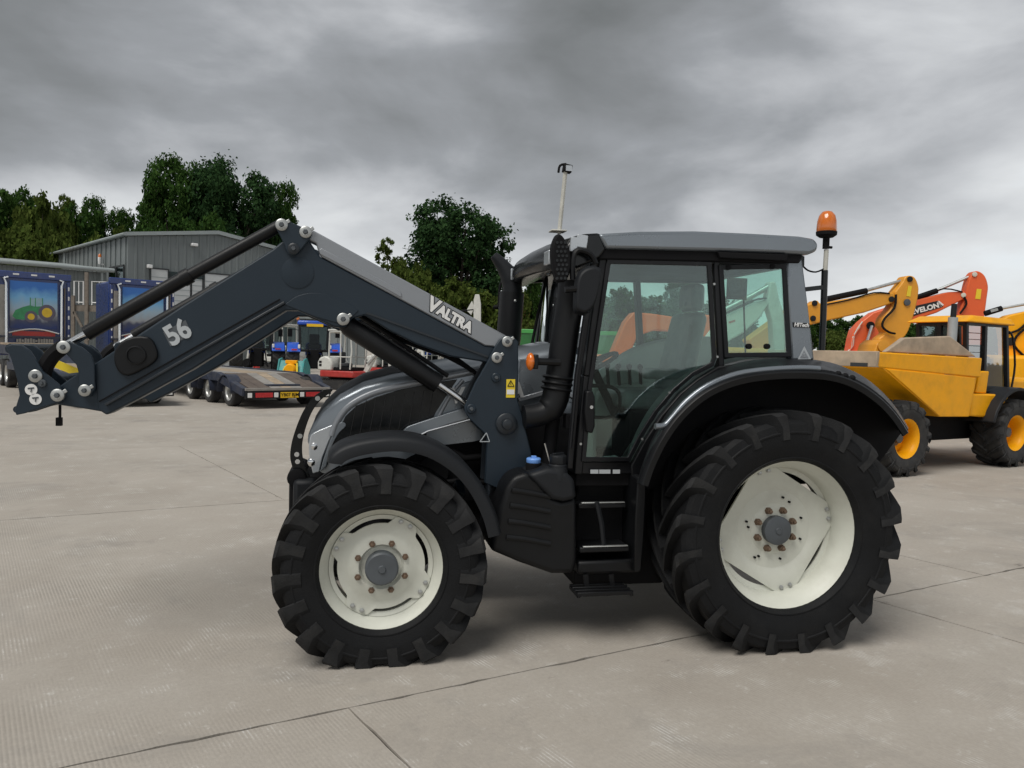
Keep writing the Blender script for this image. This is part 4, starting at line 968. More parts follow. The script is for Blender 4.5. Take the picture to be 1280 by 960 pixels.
m_ramp = mat('brown_ramp_steel', (0.105, 0.082, 0.068), 0.75, var=0.25, scale=4, dirt=.4, dirtcol=(.16, .13, .10))
m_navy = mat('navy_paint', (0.012, 0.035, 0.16), 0.3, var=0.15, coat=.4, dirt=.15)
m_navyd = mat('dark_navy_steel', (0.025, 0.032, 0.055), 0.5, var=0.2, dirt=.3)
m_nhblue = mat('bright_blue_paint', (0.010, 0.085, 0.52), 0.3, var=0.08, coat=.5)
m_alum = mat('aluminium', (0.62, 0.62, 0.60), 0.35, 0.7, var=0.1, dirt=.2)
m_plate = mat('yellow_number_plate', (0.82, 0.50, 0.015), 0.45, var=0.04)
m_tail = mat('red_lamp', (0.50, 0.02, 0.025), 0.25, coat=.5)
m_mach = mat('machine_white', (0.62, 0.62, 0.58), 0.4, var=0.06, dirt=.2)
m_teal = mat('teal_paint', (0.02, 0.27, 0.27), 0.45, var=0.12, dirt=.25)
m_yell = mat('dumper_yellow', (0.92, 0.41, 0.003), 0.45, var=0.06, scale=4, dirt=.30, dirtcol=(.36, .15, .01), spec=.3)
m_yell2 = mat('excavator_yellow', (0.76, 0.33, 0.022), 0.42, var=0.07, scale=2, dirt=.12, dirtcol=(.33, .19, .06))
m_oran = mat('excavator_orange', (0.80, 0.13, 0.012), 0.4, var=0.07, scale=2, dirt=.1)
m_oran2 = mat('excavator_red_orange', (0.76, 0.125, 0.03), 0.4, var=0.07, scale=2, dirt=.1)
m_skip = mat('worn_skip_steel', (0.46, 0.36, 0.26), 0.75, var=0.25, scale=3, dirt=.5, dirtcol=(.22, .20, .17), bump=.3, bscale=14)
m_green = mat('machine_green', (0.02, 0.14, 0.03), 0.4, var=0.1, coat=.3)
m_brick = mat('red_brick', (0.26, 0.075, 0.045), 0.85, var=0.25, scale=3)
m_galv = mat('galvanised', (0.42, 0.44, 0.44), 0.45, 0.5, var=0.1)

def wheel_simple(name, parent, c, R, Wd, rr, m_r, side=-1, lugs=0, rz=0.0, mt=None, bolts=True, lug_h=.03):
    """A road wheel: tyre, dished rim and hub; axis along the parent's y."""
    w = part_empty(name, parent, c)
    if rz: w.rotation_euler = (0, 0, rz)
    t = tyre_mb(R, Wd, rr, lugs, lug_h, R * .13, .35, seg=40, shoulder=.14) if lugs else MB()
    h = Wd / 2
    if not lugs:
        pr = [(rr, -h * .85), (rr + (R - rr) * .4, -h), (R - .03, -h * .92), (R, -h * .7)]; t.lathe(pr + [(r, -y) for r, y in pr[::-1]], n=32, closed=True)
    t.build('tyre', [mt or m_tyre2, m_lug] if lugs else (mt or m_tyre2), w, smooth=35)
    r = MB(); sd = side
    r.lathe([(rr + .015, sd * h * .90), (rr - .01, sd * h * .84), (rr - .03, sd * h * .70), (rr * .86, sd * h * .62), (rr * .84, -sd * h * .02), (rr * .5, -sd * h * .06), (rr * .05, -sd * h * .06)], n=28, cap0=False)
    r.build('rim', m_r, w)
    r = MB(); r.lathe([(rr * .46, -sd * h * .08), (rr * .46, sd * h * .10), (rr * .38, sd * h * .14), (rr * .30, sd * h * .16), (rr * .28, sd * h * .42), (rr * .06, sd * h * .46)], n=16); r.build('hub', m_hub, w)
    return w

# ------------------------------------------------------------------ buildings
def clad_wall(fr, x0, x1, ztop, name, m, parent, pitch=.5, dep=.05, z0=0.0, ybase=0.0):
    """Upright ribbed sheet in the frame's xz plane; ztop is a function of x."""
    b = MB(); P = []; x = x0
    while x < x1 - 1e-6:
        for dx, dy in ((0, 0), (pitch * .62, 0), (pitch * .70, -dep), (pitch * .92, -dep)):
            if x + dx <= x1: P.append((x + dx, ybase + dy))
        x += pitch
    P.append((x1, ybase)); vs = []
    for xx, yy in P: vs += [Vector((xx, yy, z0)), Vector((xx, yy, ztop(xx)))]
    b.add(vs, [(2 * i, 2 * i + 2, 2 * i + 3, 2 * i + 1) for i in range(len(P) - 1)])
    return b.build(name, m, parent, smooth=0)
K0 = W_(160, 48)
gf = Frame(K0, 43.8)                       # gable face, x to the right along the gable
EH, RH, GW, LW = 8.2, 8.95, 11.0, 24.0
bd = thing('grey_warehouse', 'tall grey ribbed metal warehouse with shallow pitched roof and roller doors', 'building', gf.o, gf.a)
def gz(x): return EH + (RH - EH) * (1 - abs(x - GW / 2) / (GW / 2))
clad_wall(gf, 0, GW, gz, 'gable_wall', m_clad, bd)
# left wall: built in its own direction, turned 90 degrees
b = MB(); n_ = int(LW / .5); vs = []
for i in range(n_ + 1):
    for dy in (0.0, .06) if i % 2 else (.06, 0.0):
        vs += [Vector((-dy, i * .5, 0)), Vector((-dy, i * .5, EH))]
b.add(vs, [(2 * i, 2 * i + 2, 2 * i + 3, 2 * i + 1) for i in range(len(vs) // 2 - 1)]); b.build('side_wall', m_clad, bd, smooth=0)
box('far_wall', m_clad, bd, (GW - .1, 0, 0), (GW, LW, EH))
b = MB(); e = .25
b.loop2([Vector((-e, -e, EH)), Vector((GW / 2, -e, RH + .02)), Vector((GW + e, -e, EH)), Vector((GW + e, -e, EH + .22)), Vector((GW / 2, -e, RH + .26)), Vector((-e, -e, EH + .22))],
        [Vector((-e, LW, EH)), Vector((GW / 2, LW, RH + .02)), Vector((GW + e, LW, EH)), Vector((GW + e, LW, EH + .22)), Vector((GW / 2, LW, RH + .26)), Vector((-e, LW, EH + .22))]); rf = b.build('roof', m_roofm, bd, smooth=0)
b = MB(); b.tube([(-e - .07, -e, EH + .1), (-e - .07, LW, EH + .1)], .10, 8); b.build('gutter', m_roofm, rf)
k = Kit(bd, gf)
def opening(x0, x1, z0, z1, name, m, y=-.10, fm=None):
    b = MB(); b.b2((x0, y, z0), (x1, y + .04, z1)); o = b.build(name, m, bd)
    b = MB(); t = .09
    for a, c in (((x0 - t, y - .03, z0), (x0, y + .05, z1 + t)), ((x1, y - .03, z0), (x1 + t, y + .05, z1 + t)), ((x0, y - .03, z1), (x1, y + .05, z1 + t))): b.b2(a, c)
    b.build('opening_frame', fm or m_dark, o); return o
for (px0, px1, py0, py1, nm, m) in ((189, 209, 336, 440, 'roller_door', m_shut), (214, 237, 347, 440, 'roller_door', m_shut), (240, 252, 339, 440, 'roller_door', m_shut), (256, 290, 342, 440, 'roller_door', m_shut)):
    A = gf.p(px0, py0, -.1); B = gf.p(px1, py1, -.1); o = opening(A.x, B.x, 0.2, A.z, nm, m)
    b = MB()
    for zz in range(1, int((A.z - .2) / .35)): b.b2((A.x + .02, -.112, .2 + zz * .35), (B.x - .02, -.100, .2 + zz * .35 + .04))
    b.build('shutter_rib', m_roofm, o)
A = gf.p(210, 337, -.12); B = gf.p(256, 343, -.12); o = box('door_head_light', m_pv, bd, (A.x, -.14, B.z - .35), (B.x, -.12, B.z))
b = MB(); p_ = gf.p(187, 333, -.2); b.box(p_, (.3, .25, .22)); b.build('wall_lamp', m_white, bd, .03)
b = MB(); p_ = gf.p(243, 306, -.2); b.box(p_, (.4, .3, .18)); b.build('wall_lamp', m_white, bd, .03)
lf = Frame(K0, -46.2)                     # left wall, x towards the corner
def lw_(px, py):                          # place on the left wall in the building's axes
    q = lf.p(px, py, 0.0); return Vector((0, -q.x, q.z))
A = lw_(139, 336); B = lw_(157, 364); o = box('window', m_pv, bd, (-.12, B.y, B.z), (-.08, A.y, A.z))
b = MB(); 
for yy in (A.y, (A.y + B.y) / 2, B.y): b.b2((-.15, yy - .05, B.z), (-.07, yy + .05, A.z))
b.b2((-.15, B.y, A.z), (-.07, A.y, A.z + .1)); b.b2((-.15, B.y, B.z - .1), (-.07, A.y, B.z)); b.build('window_frame', m_dark, o)
b = MB(); p_ = lw_(131, 326); b.lathe([(.09, -.25), (.12, 0), (.12, .2)], (-.3, p_.y, p_.z), axis='Z', n=10); b.box((-.15, p_.y, p_.z - .25), (.35, .1, .1)); o = b.build('wall_beacon', m_white, bd)
b = MB(); b.lathe([(.11, .2), (.10, .36), (.05, .42)], (-.3, p_.y, p_.z), axis='Z', n=10); b.build('beacon_lens', m_amberd, o)
b = MB(); p_ = lw_(83, 330); b.tube([(-.12, p_.y, 0), (-.12, p_.y, EH)], .07, 8); b.build('downpipe', m_roofm, bd)

K1 = W_(131, 46.0)
af = Frame(K1, 43.8)
an = thing('grey_annex', 'low grey ribbed metal annex with a pale gutter beside the tall warehouse', 'building', af.o, af.a)
AL, AH = 14.0, 5.75
clad_wall(af, -AL, 0, lambda x: AH, 'wall', m_clad, an)
box('end_wall', m_clad, an, (-.05, .02, 0), (0.0, 10, AH))
b = MB(); b.loop2([Vector((-AL, -.45, AH)), Vector((.3, -.45, AH)), Vector((.3, -.45, AH + .2)), Vector((-AL, -.45, AH + .2))], [Vector((-AL, 10, AH + 1.0)), Vector((.3, 10, AH + 1.0)), Vector((.3, 10, AH + 1.2)), Vector((-AL, 10, AH + 1.2))]); rf = b.build('roof', m_roofm, an, smooth=0)
b = MB(); b.tube([(-AL, -.56, AH + .12), (.3, -.56, AH + .12)], .13, 10); b.build('gutter', m_roofm, rf)
b = MB(); b.tube([(-.3, -.35, 0), (-.3, -.35, AH)], .07, 8); b.build('downpipe', m_roofm, an)

pf = Frame(W_(113, 43), 0)
pl = thing('timber_platform', 'raised timber platform with pale metal railings against the grey annex', 'platform', pf.o, 0)
kp_ = Kit(pl, pf)
dz = kp_.p(110, 380, 0).z; xa = kp_.p(91, 380, 0).x; xb = kp_.p(136, 380, 0).x; rz_ = kp_.p(110, 352, 0).z
for i in range(8): box('deck_plank', m_wood, pl, (xa, i * .2, dz - .14), (xb, i * .2 + .19, dz - .06))
box('deck_beam', m_wood, pl, (xa, -.08, dz - .42), (xb, -.005, dz - .1))
for x in (xa + .1, kp_.p(110, 400, 0).x, xb - .1): box('support_post', m_wood, pl, (x - .09, -.2, 0), (x + .09, -.085, rz_ + (.5 if abs(x - kp_.p(110, 400, 0).x) < .1 else -.8)))
b = MB(); x = xa + .5; b.bar((x - .35, -.15, dz - .45), (x + .5, -.15, dz - 2.0), .1, .12); b.build('brace', m_wood, pl)
for (x0, x1) in ((xa, kp_.p(107, 400, 0).x), (kp_.p(113, 400, 0).x, xb)):
    b = MB(); b.tube([(x0 + .1, -.04, dz - .06), (x0 + .1, -.04, rz_), (x1 - .1, -.04, rz_), (x1 - .1, -.04, dz - .06)], .035, 6); b.tube([(x0 + .1, -.04, dz + .08), (x1 - .1, -.04, dz + .08)], .03, 6)
    b.tube([((x0 + x1) / 2, -.04, dz), ((x0 + x1) / 2, -.04, rz_)], .025, 6)
    b.build('railing', m_white, pl)

sf = Frame(W_(360, 72), 8)
sh_ = thing('long_grey_shed', 'low grey ribbed shed with pale roof behind the blue tractors', 'shed', sf.o, sf.a)
clad_wall(sf, -9, 7, lambda x: 4.3, 'wall', m_clad2, sh_, pitch=.9, dep=.07)
b = MB(); b.loop2([Vector((-9.3, -.4, 4.2)), Vector((7.3, -.4, 4.2)), Vector((7.3, -.4, 4.45)), Vector((-9.3, -.4, 4.45))], [Vector((-9.3, 7, 6.2)), Vector((7.3, 7, 6.2)), Vector((7.3, 7, 6.4)), Vector((-9.3, 7, 6.4))]); b.build('roof', m_roofm, sh_, smooth=0)
hf = Frame(W_(657, 86), 15)
ho = thing('brick_house', 'red brick house with a tall chimney among the trees', 'house', hf.o, hf.a)
b = MB(); b.b2((-4, 0, 0), (5, 7, 4.4)); b.build('wall', m_brick, ho)
b = MB(); b.loop2([Vector((-4.3, -.3, 4.3)), Vector((-4.3, 3.5, 6.6)), Vector((-4.3, 7.3, 4.3))], [Vector((5.3, -.3, 4.3)), Vector((5.3, 3.5, 6.6)), Vector((5.3, 7.3, 4.3))]); rf = b.build('roof', mat('clay_roof', (.18, .09, .06), .85, var=.2), ho, smooth=0)
cz = hf.p(656, 379, 1.0).z
b = MB(); b.b2((-.45, .9, 4.0), (.55, 1.8, cz - .35)); b.b2((-.55, .8, cz - .35), (.65, 1.9, cz - .1)); b.b2((-.1, 1.1, cz - .1), (.25, 1.5, cz + .4)); b.build('chimney', m_brick, rf)

# ------------------------------------------------------------------ low loader trailers with painted headboards
def trailer(tail, ang, L, label, mural, numplate):
    """x runs from the tail away from the camera, y to the right; origin at the tail's middle on the ground."""
    r = thing('low_loader_trailer', label, 'trailer', tail, ang, 'low loader trailers parked in the yard')
    hw = 1.27; dh = .92
    # deck planks along the trailer, lowered ramp tail
    for i in range(7):
        y0 = -hw + .16 + i * (2 * hw - .32) / 7; y1 = y0 + (2 * hw - .32) / 7 - .012
        wood = 2 <= i <= 4
        b = MB(); b.loop2([Vector((1.9, y0, dh - .06)), Vector((1.9, y1, dh - .06)), Vector((1.9, y1, dh)), Vector((1.9, y0, dh))], [Vector((L - 3.4, y0, dh - .06)), Vector((L - 3.4, y1, dh - .06)), Vector((L - 3.4, y1, dh)), Vector((L - 3.4, y0, dh))]); b.build('deck_plank', m_deckw if wood else m_deckg, r)
        b = MB(); b.loop2([Vector((.06, y0, .50)), Vector((.06, y1, .50)), Vector((.06, y1, .56)), Vector((.06, y0, .56))], [Vector((1.89, y0, dh - .06)), Vector((1.89, y1, dh - .06)), Vector((1.89, y1, dh)), Vector((1.89, y0, dh))]); b.build('tail_plank', m_deckw if i == 3 else (m_deckg if i in (2, 4) else m_ramp), r)
    b = MB()
    for s in (-1, 1):
        b.loop2([Vector((.03, s * hw - .08, .36)), Vector((.03, s * hw + .08, .36)), Vector((.03, s * hw + .08, .58)), Vector((.03, s * hw - .08, .58))], [Vector((1.9, s * hw - .08, .70)), Vector((1.9, s * hw + .08, .70)), Vector((1.9, s * hw + .08, dh + .03)), Vector((1.9, s * hw - .08, dh + .03))])
        b.b2((1.9, s * hw - .08, .70), (L - 3.2, s * hw + .08, dh + .03))
    b.b2((.3, -.5, .42), (L - 3, .5, .66)); b.build('side_rail', m_navyd, r, .01)
    for s in (-1, 1):
        for xx in (1.25, 2.85, 4.45):
            wheel_simple('wheel', r, (xx, s * (hw - .16), .42), .42, .30, .25, m_alum, side=s)
            b = MB(); P = []
            for a in range(0, 181, 20): P.append((xx + .52 * math.cos(rad(a)), .42 + .50 * math.sin(rad(a))))
            b.loop2([Vector((x, s * hw - .22, z)) for x, z in P] + [Vector((x * .98 + xx * .02, s * hw - .22, z - .03)) for x, z in P[::-1]], [Vector((x, s * hw + .12, z)) for x, z in P] + [Vector((x * .98 + xx * .02, s * hw + .12, z - .03)) for x, z in P[::-1]]); b.build('mudguard', m_navyd, r, smooth=60)
    # tail bar with lamps, reflectors and plate
    tb = box('tail_bar', m_guard, r, (-.05, -hw, .28), (.05, hw, .50), .01)
    box('tail_lip', m_deckg, r, (-.06, -hw, .51), (.05, hw, .58), .005)
    for y0, y1, m in ((-1.22, -1.10, m_white), (-1.0, -.50, m_tail), (-.44, -.32, m_white), (.34, .46, m_white), (.5, 1.0, m_tail), (1.1, 1.22, m_white)):
        box('tail_lamp', m, tb, (-.075, y0, .32), (-.052, y1, .45), .005)
    box('number_plate', m_plate, tb, (-.075, -.27, .30), (-.052, .27, .46))
    lettering('plate_lettering', numplate, (-.078, 0, .38), (0, -1, 0), (0, 0, 1), .135, m_matte, tb, 0, .002)
    # raised neck and the tractor unit with its headboard
    nh = 1.55
    b = MB(); b.loop2([Vector((L - 3.6, -hw, dh - .3)), Vector((L - 3.6, hw, dh - .3)), Vector((L - 3.6, hw, dh)), Vector((L - 3.6, -hw, dh))], [Vector((L - 3.0, -hw, nh - .35)), Vector((L - 3.0, hw, nh - .35)), Vector((L - 3.0, hw, nh)), Vector((L - 3.0, -hw, nh))]); b.b2((L - 3.0, -hw, nh - .35), (L - .3, hw, nh - .02)); b.build('neck', m_navyd, r, .01)
    for i in range(5): box('neck_plank', m_deckw, r, (L - 3.0 + i * .54, -hw, nh - .015), (L - 3.0 + i * .54 + .52, hw, nh + .05))
    box('neck_edge', m_deckg, r, (L - 3.08, -hw - .02, nh - .30), (L - 3.01, hw + .02, nh + .02), .01)
    for s in (-1, 1):
        for xx in (L - 2.4, L - 1.1): wheel_simple('wheel', r, (xx, s * (hw - .16), .5), .5, .32, .29, m_alum, side=s)
    H1 = 4.3
    box('cab_shell', m_navy, r, (L + .1, -hw, 1.1), (L + 2.2, hw, H1 - .1), .08)
    box('headboard', m_navy, r, (L - .05, -hw, 1.5), (L + .08, hw, H1), .03)
    b = MB(); b.b2((L - .12, -hw - .02, H1 - .22), (L + .1, hw + .02, H1 + .04)); tbx = b.build('light_bar', m_navy, r, .03)
    for y in (-.6, 0, .6): box('marker_lamp', m_white, tbx, (L - .135, y - .10, H1 - .10), (L - .121, y + .10, H1 - .04))
    for s in (-1, 1):
        b = MB(); b.tube([(L - .16, s * .93, 1.55), (L - .16, s * .93, H1 - .42), (L - .14, s * 1.0, H1 - .25), (L - .14, s * .86, H1 - .2)], .055, 10); b.build('stack_pipe', m_steel, r)
        box('pipe_guard', m_wood if s < 0 else m_deckg, r, (L - .14, s * 1.0 - .03, 1.55), (L - .06, s * 1.0 + .10 * s + .03, H1 - .5))
        b = MB(); b.b2((L - .10, s * 1.2 - .05, 1.6), (L + .06, s * 1.2 + .07, H1 - .25)); fnl = b.build('side_fairing', m_navy, r, .03)
        for i in range(6): box('fairing_marker', m_white, fnl, (L - .105, s * 1.2 - .02, 1.8 + i * .38), (L - .101, s * 1.2 + .03, 1.95 + i * .38))
    # painted picture panel, arched strip, red board
    pic = box('picture_panel', mural, r, (L - .10, -.80, 2.15), (L - .055, .80, H1 - .32))
    P = [Vector((L - .13, y, 1.98 + .16 * math.cos(y / .85 * math.pi / 2))) for y in [-.85 + i * .17 for i in range(11)]]
    b = MB(); b.tube(P, .035, 8); b.build('arched_strip', m_steel, r)
    box('red_board', m_red, r, (L - .11, -.72, 1.86), (L - .06, .72, 2.05)); box('bumper_bar', m_navyd, r, (L - .2, -1.25, 1.80), (L - .06, 1.25, 1.87))
    b = MB(); rg = random.Random(5)
    for i in range(14): y = -.6 + i * .09; b.box((L - .16, y, 1.68), (.06, .07, rg.uniform(.08, .2)))
    b.build('strap_rack', m_deckg, r)
    return r, pic
def sky_mural(name):
    m = bpy.data.materials.new(name); m.use_nodes = True; nt = m.node_tree; N = nt.nodes; L = nt.links; b = N['Principled BSDF']; b.inputs['Roughness'].default_value = .35
    t = N.new('ShaderNodeTexCoord'); sx = N.new('ShaderNodeSeparateXYZ'); L.new(t.outputs['Generated'], sx.inputs[0])
    nz = N.new('ShaderNodeTexNoise'); nz.inputs['Scale'].default_value = 5; L.new(t.outputs['Generated'], nz.inputs['Vector'])
    ad = N.new('ShaderNodeMath'); ad.operation = 'MULTIPLY_ADD'; L.new(nz.outputs['Fac'], ad.inputs[0]); ad.inputs[1].default_value = .25; L.new(sx.outputs[2], ad.inputs[2])
    rp = N.new('ShaderNodeValToRGB'); L.new(ad.outputs[0], rp.inputs[0]); cr = rp.color_ramp
    st_ = [(0.16, (.012, .03, .13)), (0.30, (.05, .06, .11)), (.40, (.30, .32, .34)), (.58, (.30, .42, .52)), (.80, (.16, .40, .66)), (1.0, (.03, .15, .48))]
    while len(cr.elements) < len(st_): cr.elements.new(.5)
    for e, (p, c) in zip(cr.elements, st_): e.position = p; e.color = (*c, 1)
    L.new(rp.outputs[0], b.inputs['Base Color']); return m
m_mur = sky_mural('sky_picture'); m_mur2 = sky_mural('sky_picture_blue')
AX = math.atan2(.75, -.66)
t1, pic1 = trailer(Vector((-10.45, 20.8, 0)), AX, 12.6, 'navy low loader trailer whose headboard shows a painted green tractor', m_mur, 'YB07 BJM')
t2, pic2 = trailer(Vector((-6.35, 21.95, 0)), AX, 13.9, 'navy low loader trailer with planked deck and yellow number plate, beside the blue tractors', m_mur2, 'YB07 BJM')
# trailer axes: x away from the camera, so its +y points to the left of the picture
def paint_tractor(pic, L, H1):
    g_ = mat('mural_green', (.04, .24, .10), .5, var=.2); y_ = mat('mural_yellow', (.62, .42, .03), .5, var=.15); d_ = mat('mural_dark', (.10, .09, .13), .5); X = L - .104
    def pl_(pts, nm, m, k=0):
        b = MB(); b.add([(X - k * .002, -y, z) for y, z in pts], [tuple(range(len(pts)))]); return b.build(nm, m, pic, smooth=0)
    def cir(cy, cz, r, nm, m, k): return pl_([(cy + r * math.cos(a * math.pi / 9), cz + r * 1.05 * math.sin(a * math.pi / 9)) for a in range(18)], nm, m, k)
    pl_([(-.72, 2.62), (-.6, 2.5), (-.3, 2.5), (.1, 2.62), (.1, 3.0), (-.15, 3.06), (-.38, 2.98), (-.62, 2.85)], 'painted_bonnet', g_, 1)
    pl_([(.02, 2.7), (.42, 2.7), (.40, 3.06), (.05, 3.02)], 'painted_body', g_, 2)
    pl_([(-.16, 3.0), (.30, 3.04), (.26, 3.36), (-.12, 3.32)], 'painted_cab', mat('mural_glass', (.25, .40, .46), .4), 1)
    for y0 in (-.14, .03, .27): pl_([(y0, 3.0), (y0 + .03, 3.0), (y0 + .03, 3.36), (y0, 3.36)], 'painted_pillar', g_, 2)
    cir(-.10, 2.62, .22, 'painted_front_tyre', d_, 3); cir(-.10, 2.62, .12, 'painted_front_rim', y_, 4)
    cir(.44, 2.80, .30, 'painted_rear_tyre', d_, 3); cir(.44, 2.80, .18, 'painted_rear_rim', y_, 4)
paint_tractor(pic1, 12.6, 4.3)

# ------------------------------------------------------------------ blue tractors seen from behind
def blue_tractor(loc, ang, label, scale=1.0):
    """x forward (away), y left; origin under the rear axle."""
    r = thing('blue_tractor', label, 'tractor', loc, ang, 'blue tractors lined up beyond the trailers'); r.scale = (scale, scale * 1.15, scale)
    for s in (-1, 1):
        wheel_simple('rear_wheel', r, (0, s * .92, .86), .86, .56, .50, m_rim, side=s, lugs=20, mt=m_tyre2, lug_h=.045)
        wheel_simple('front_wheel', r, (2.45, s * .92, .62), .62, .42, .36, m_rim, side=s, lugs=18, mt=m_tyre2)
        b = MB(); P = [(.98 * math.cos(rad(a)), .86 + .96 * math.sin(rad(a))) for a in range(24, 152, 14)]
        b.loop2([Vector((x, s * .60, z)) for x, z in P] + [Vector((x * .94, s * .60, .86 + (z - .86) * .94)) for x, z in P[::-1]], [Vector((x, s * 1.16, z)) for x, z in P] + [Vector((x * .94, s * 1.16, .86 + (z - .86) * .94)) for x, z in P[::-1]])
        f = b.build('rear_mudguard', m_nhblue, r, .02); box('tail_lamp', m_tail, f, (-.93, s * .86 - .12, 1.40), (-.86, s * .86 + .12, 1.48), .01); box('white_flash', m_white, f, (-.80, s * .66 - .05, 1.5), (-.72, s * .66 + .05, 1.70), .02)
    box('gearbox', m_matte, r, (-.5, -.28, .5), (2.6, .28, 1.25), .05)
    b = MB()
    for s in (-1, 1): b.bar((-.4, s * .3, .8), (-1.2, s * .42, .55), .06, .09); b.bar((-.9, s * .38, .62), (-.7, s * .3, 1.4), .05, .05); b.bar((-.4, s * .22, 1.35), (-.85, s * .3, 1.42), .07, .1)
    b.b2((-.62, -.18, .55), (-.45, .18, 1.45)); b.build('rear_linkage', m_matte, r, .01)
    b = MB(); b.loop2([Vector((1.3, y, z)) for y, z in ((-.36, 1.15), (.36, 1.15), (.36, 1.72), (.25, 1.84), (-.25, 1.84), (-.36, 1.72))], [Vector((3.2, y, z)) for y, z in ((-.30, 1.1), (.30, 1.1), (.30, 1.45), (.2, 1.55), (-.2, 1.55), (-.30, 1.45))]); b.build('bonnet', m_nhblue, r, .03)
    # cab
    b = MB(); B_ = [(-.55, .62, 1.4), (-.55, -.62, 1.4), (1.15, -.58, 1.4), (1.15, .58, 1.4)]; T_ = [(-.45, .64, 2.68), (-.45, -.64, 2.68), (1.0, -.62, 2.68), (1.0, .62, 2.68)]
    for p, q in zip(B_, T_): b.bar(p, q, .09, .09)
    for i in range(4): b.bar(T_[i], T_[(i + 1) % 4], .08, .08); b.bar(B_[i], B_[(i + 1) % 4], .1, .12)
    b.bar((.3, .64, 1.4), (.3, .66, 2.68), .06, .06); b.bar((.3, -.64, 1.4), (.3, -.66, 2.68), .06, .06); b.build('cab_frame', m_frame, r, .01)
    for i, nm in enumerate(('rear_screen', 'side_glass', 'windscreen', 'side_glass')):
        a, c = B_[i], B_[(i + 1) % 4]; d, e = T_[(i + 1) % 4], T_[i]; b = MB(); b.add([a, c, d, e], [(0, 1, 2, 3)]); b.build(nm, m_pv, r, smooth=0)
    b = MB(); b.b2((.1, -.25, 1.5), (.55, .25, 1.75)); b.b2((.05, -.22, 1.75), (.18, .22, 2.25)); b.build('seat', m_seat, r, .05)
    rf = box('cab_roof', m_nhblue, r, (-.62, -.74, 2.70), (1.12, .74, 2.92), .07)
    box('number_plate', m_plate, rf, (-.645, -.35, 2.62), (-.625, .35, 2.76)); 
    b = MB(); b.lathe([(.07, 0), (.07, .04), (.055, .16), (.02, .2)], (-.3, .72, 2.96), axis='Z', n=12); b.tube([(-.3, .72, 2.8), (-.3, .72, 2.97)], .02, 6); b.build('beacon', m_amberd, r)
    for s in (-1, 1): b = MB(); b.bar((1.0, s * .65, 2.45), (1.0, s * 1.05, 2.5), .03, .03); b.b2((.96, s * 1.05 - .1, 2.1), (1.02, s * 1.05 + .1, 2.5)); b.build('mirror', m_matte, r)
    return r
blue_tractor(W_(392, 42), rad(90 + 16), 'blue tractor with yellow number plate on its roof, beside the white and red digger', 1.06)
blue_tractor(W_(321, 43), rad(90 + 20), 'blue tractor with cream front wheels, beside the teal and yellow mower', 1.06)
blue_tractor(W_(508, 52), rad(90 + 10), 'blue tractor far behind the diggers, half hidden by the loader arm')
blue_tractor(W_(545, 58), rad(90 + 25), 'blue tractor farthest back, seen under the loader arm beyond the bonnet')

# teal and yellow mower
mf = W_(365, 35.5)
mo = thing('flail_mower', 'teal and yellow flail mower standing in front of the blue tractors', 'mower', mf, rad(-6))
for x in (-.62, .55):
    b = MB(); b.prism([Vector((x, y, z)) for y, z in ((-.5, .05), (.7, .05), (.62, .75), (.2, 1.18), (-.12, 1.12))], (.07, 0, 0)); b.build('side_plate', m_teal, mo, .01)
b = MB(); b.loop2([Vector((-.55, -.45, .25)), Vector((-.55, -.40, .33)), Vector((-.55, -.06, 1.06)), Vector((-.55, 0, 1.02))], [Vector((.55, -.45, .25)), Vector((.55, -.40, .33)), Vector((.55, -.06, 1.06)), Vector((.55, 0, 1.02))]); b.build('hood', m_teal, mo)
box('top_plate', m_yell, mo, (-.25, -.25, .92), (.30, -.02, 1.08), .02); b = MB(); b.lathe([(.2, -.5), (.26, -.42), (.26, -.25)], (0.05, 0, .68), n=16); b.build('gear_cover', m_yell, mo, .01)
b = MB(); b.bar((-.35, -.46, .35), (-.2, -.3, .8), .08, .06); b.build('drive_guard', m_yel, mo); b = MB(); b.bar((.40, -.46, .35), (.32, -.28, .95), .08, .06); b.build('drive_guard', m_yel, mo)
for i in range(7): box('rubber_flap', m_matte, mo, (-.5 + i * .15, -.50, .08), (-.5 + i * .15 + .13, -.48, .38))
b = MB(); b.tube([(-.54, .1, .13), (.54, .1, .13)], .09, 12); b.build('roller', m_matte, mo)

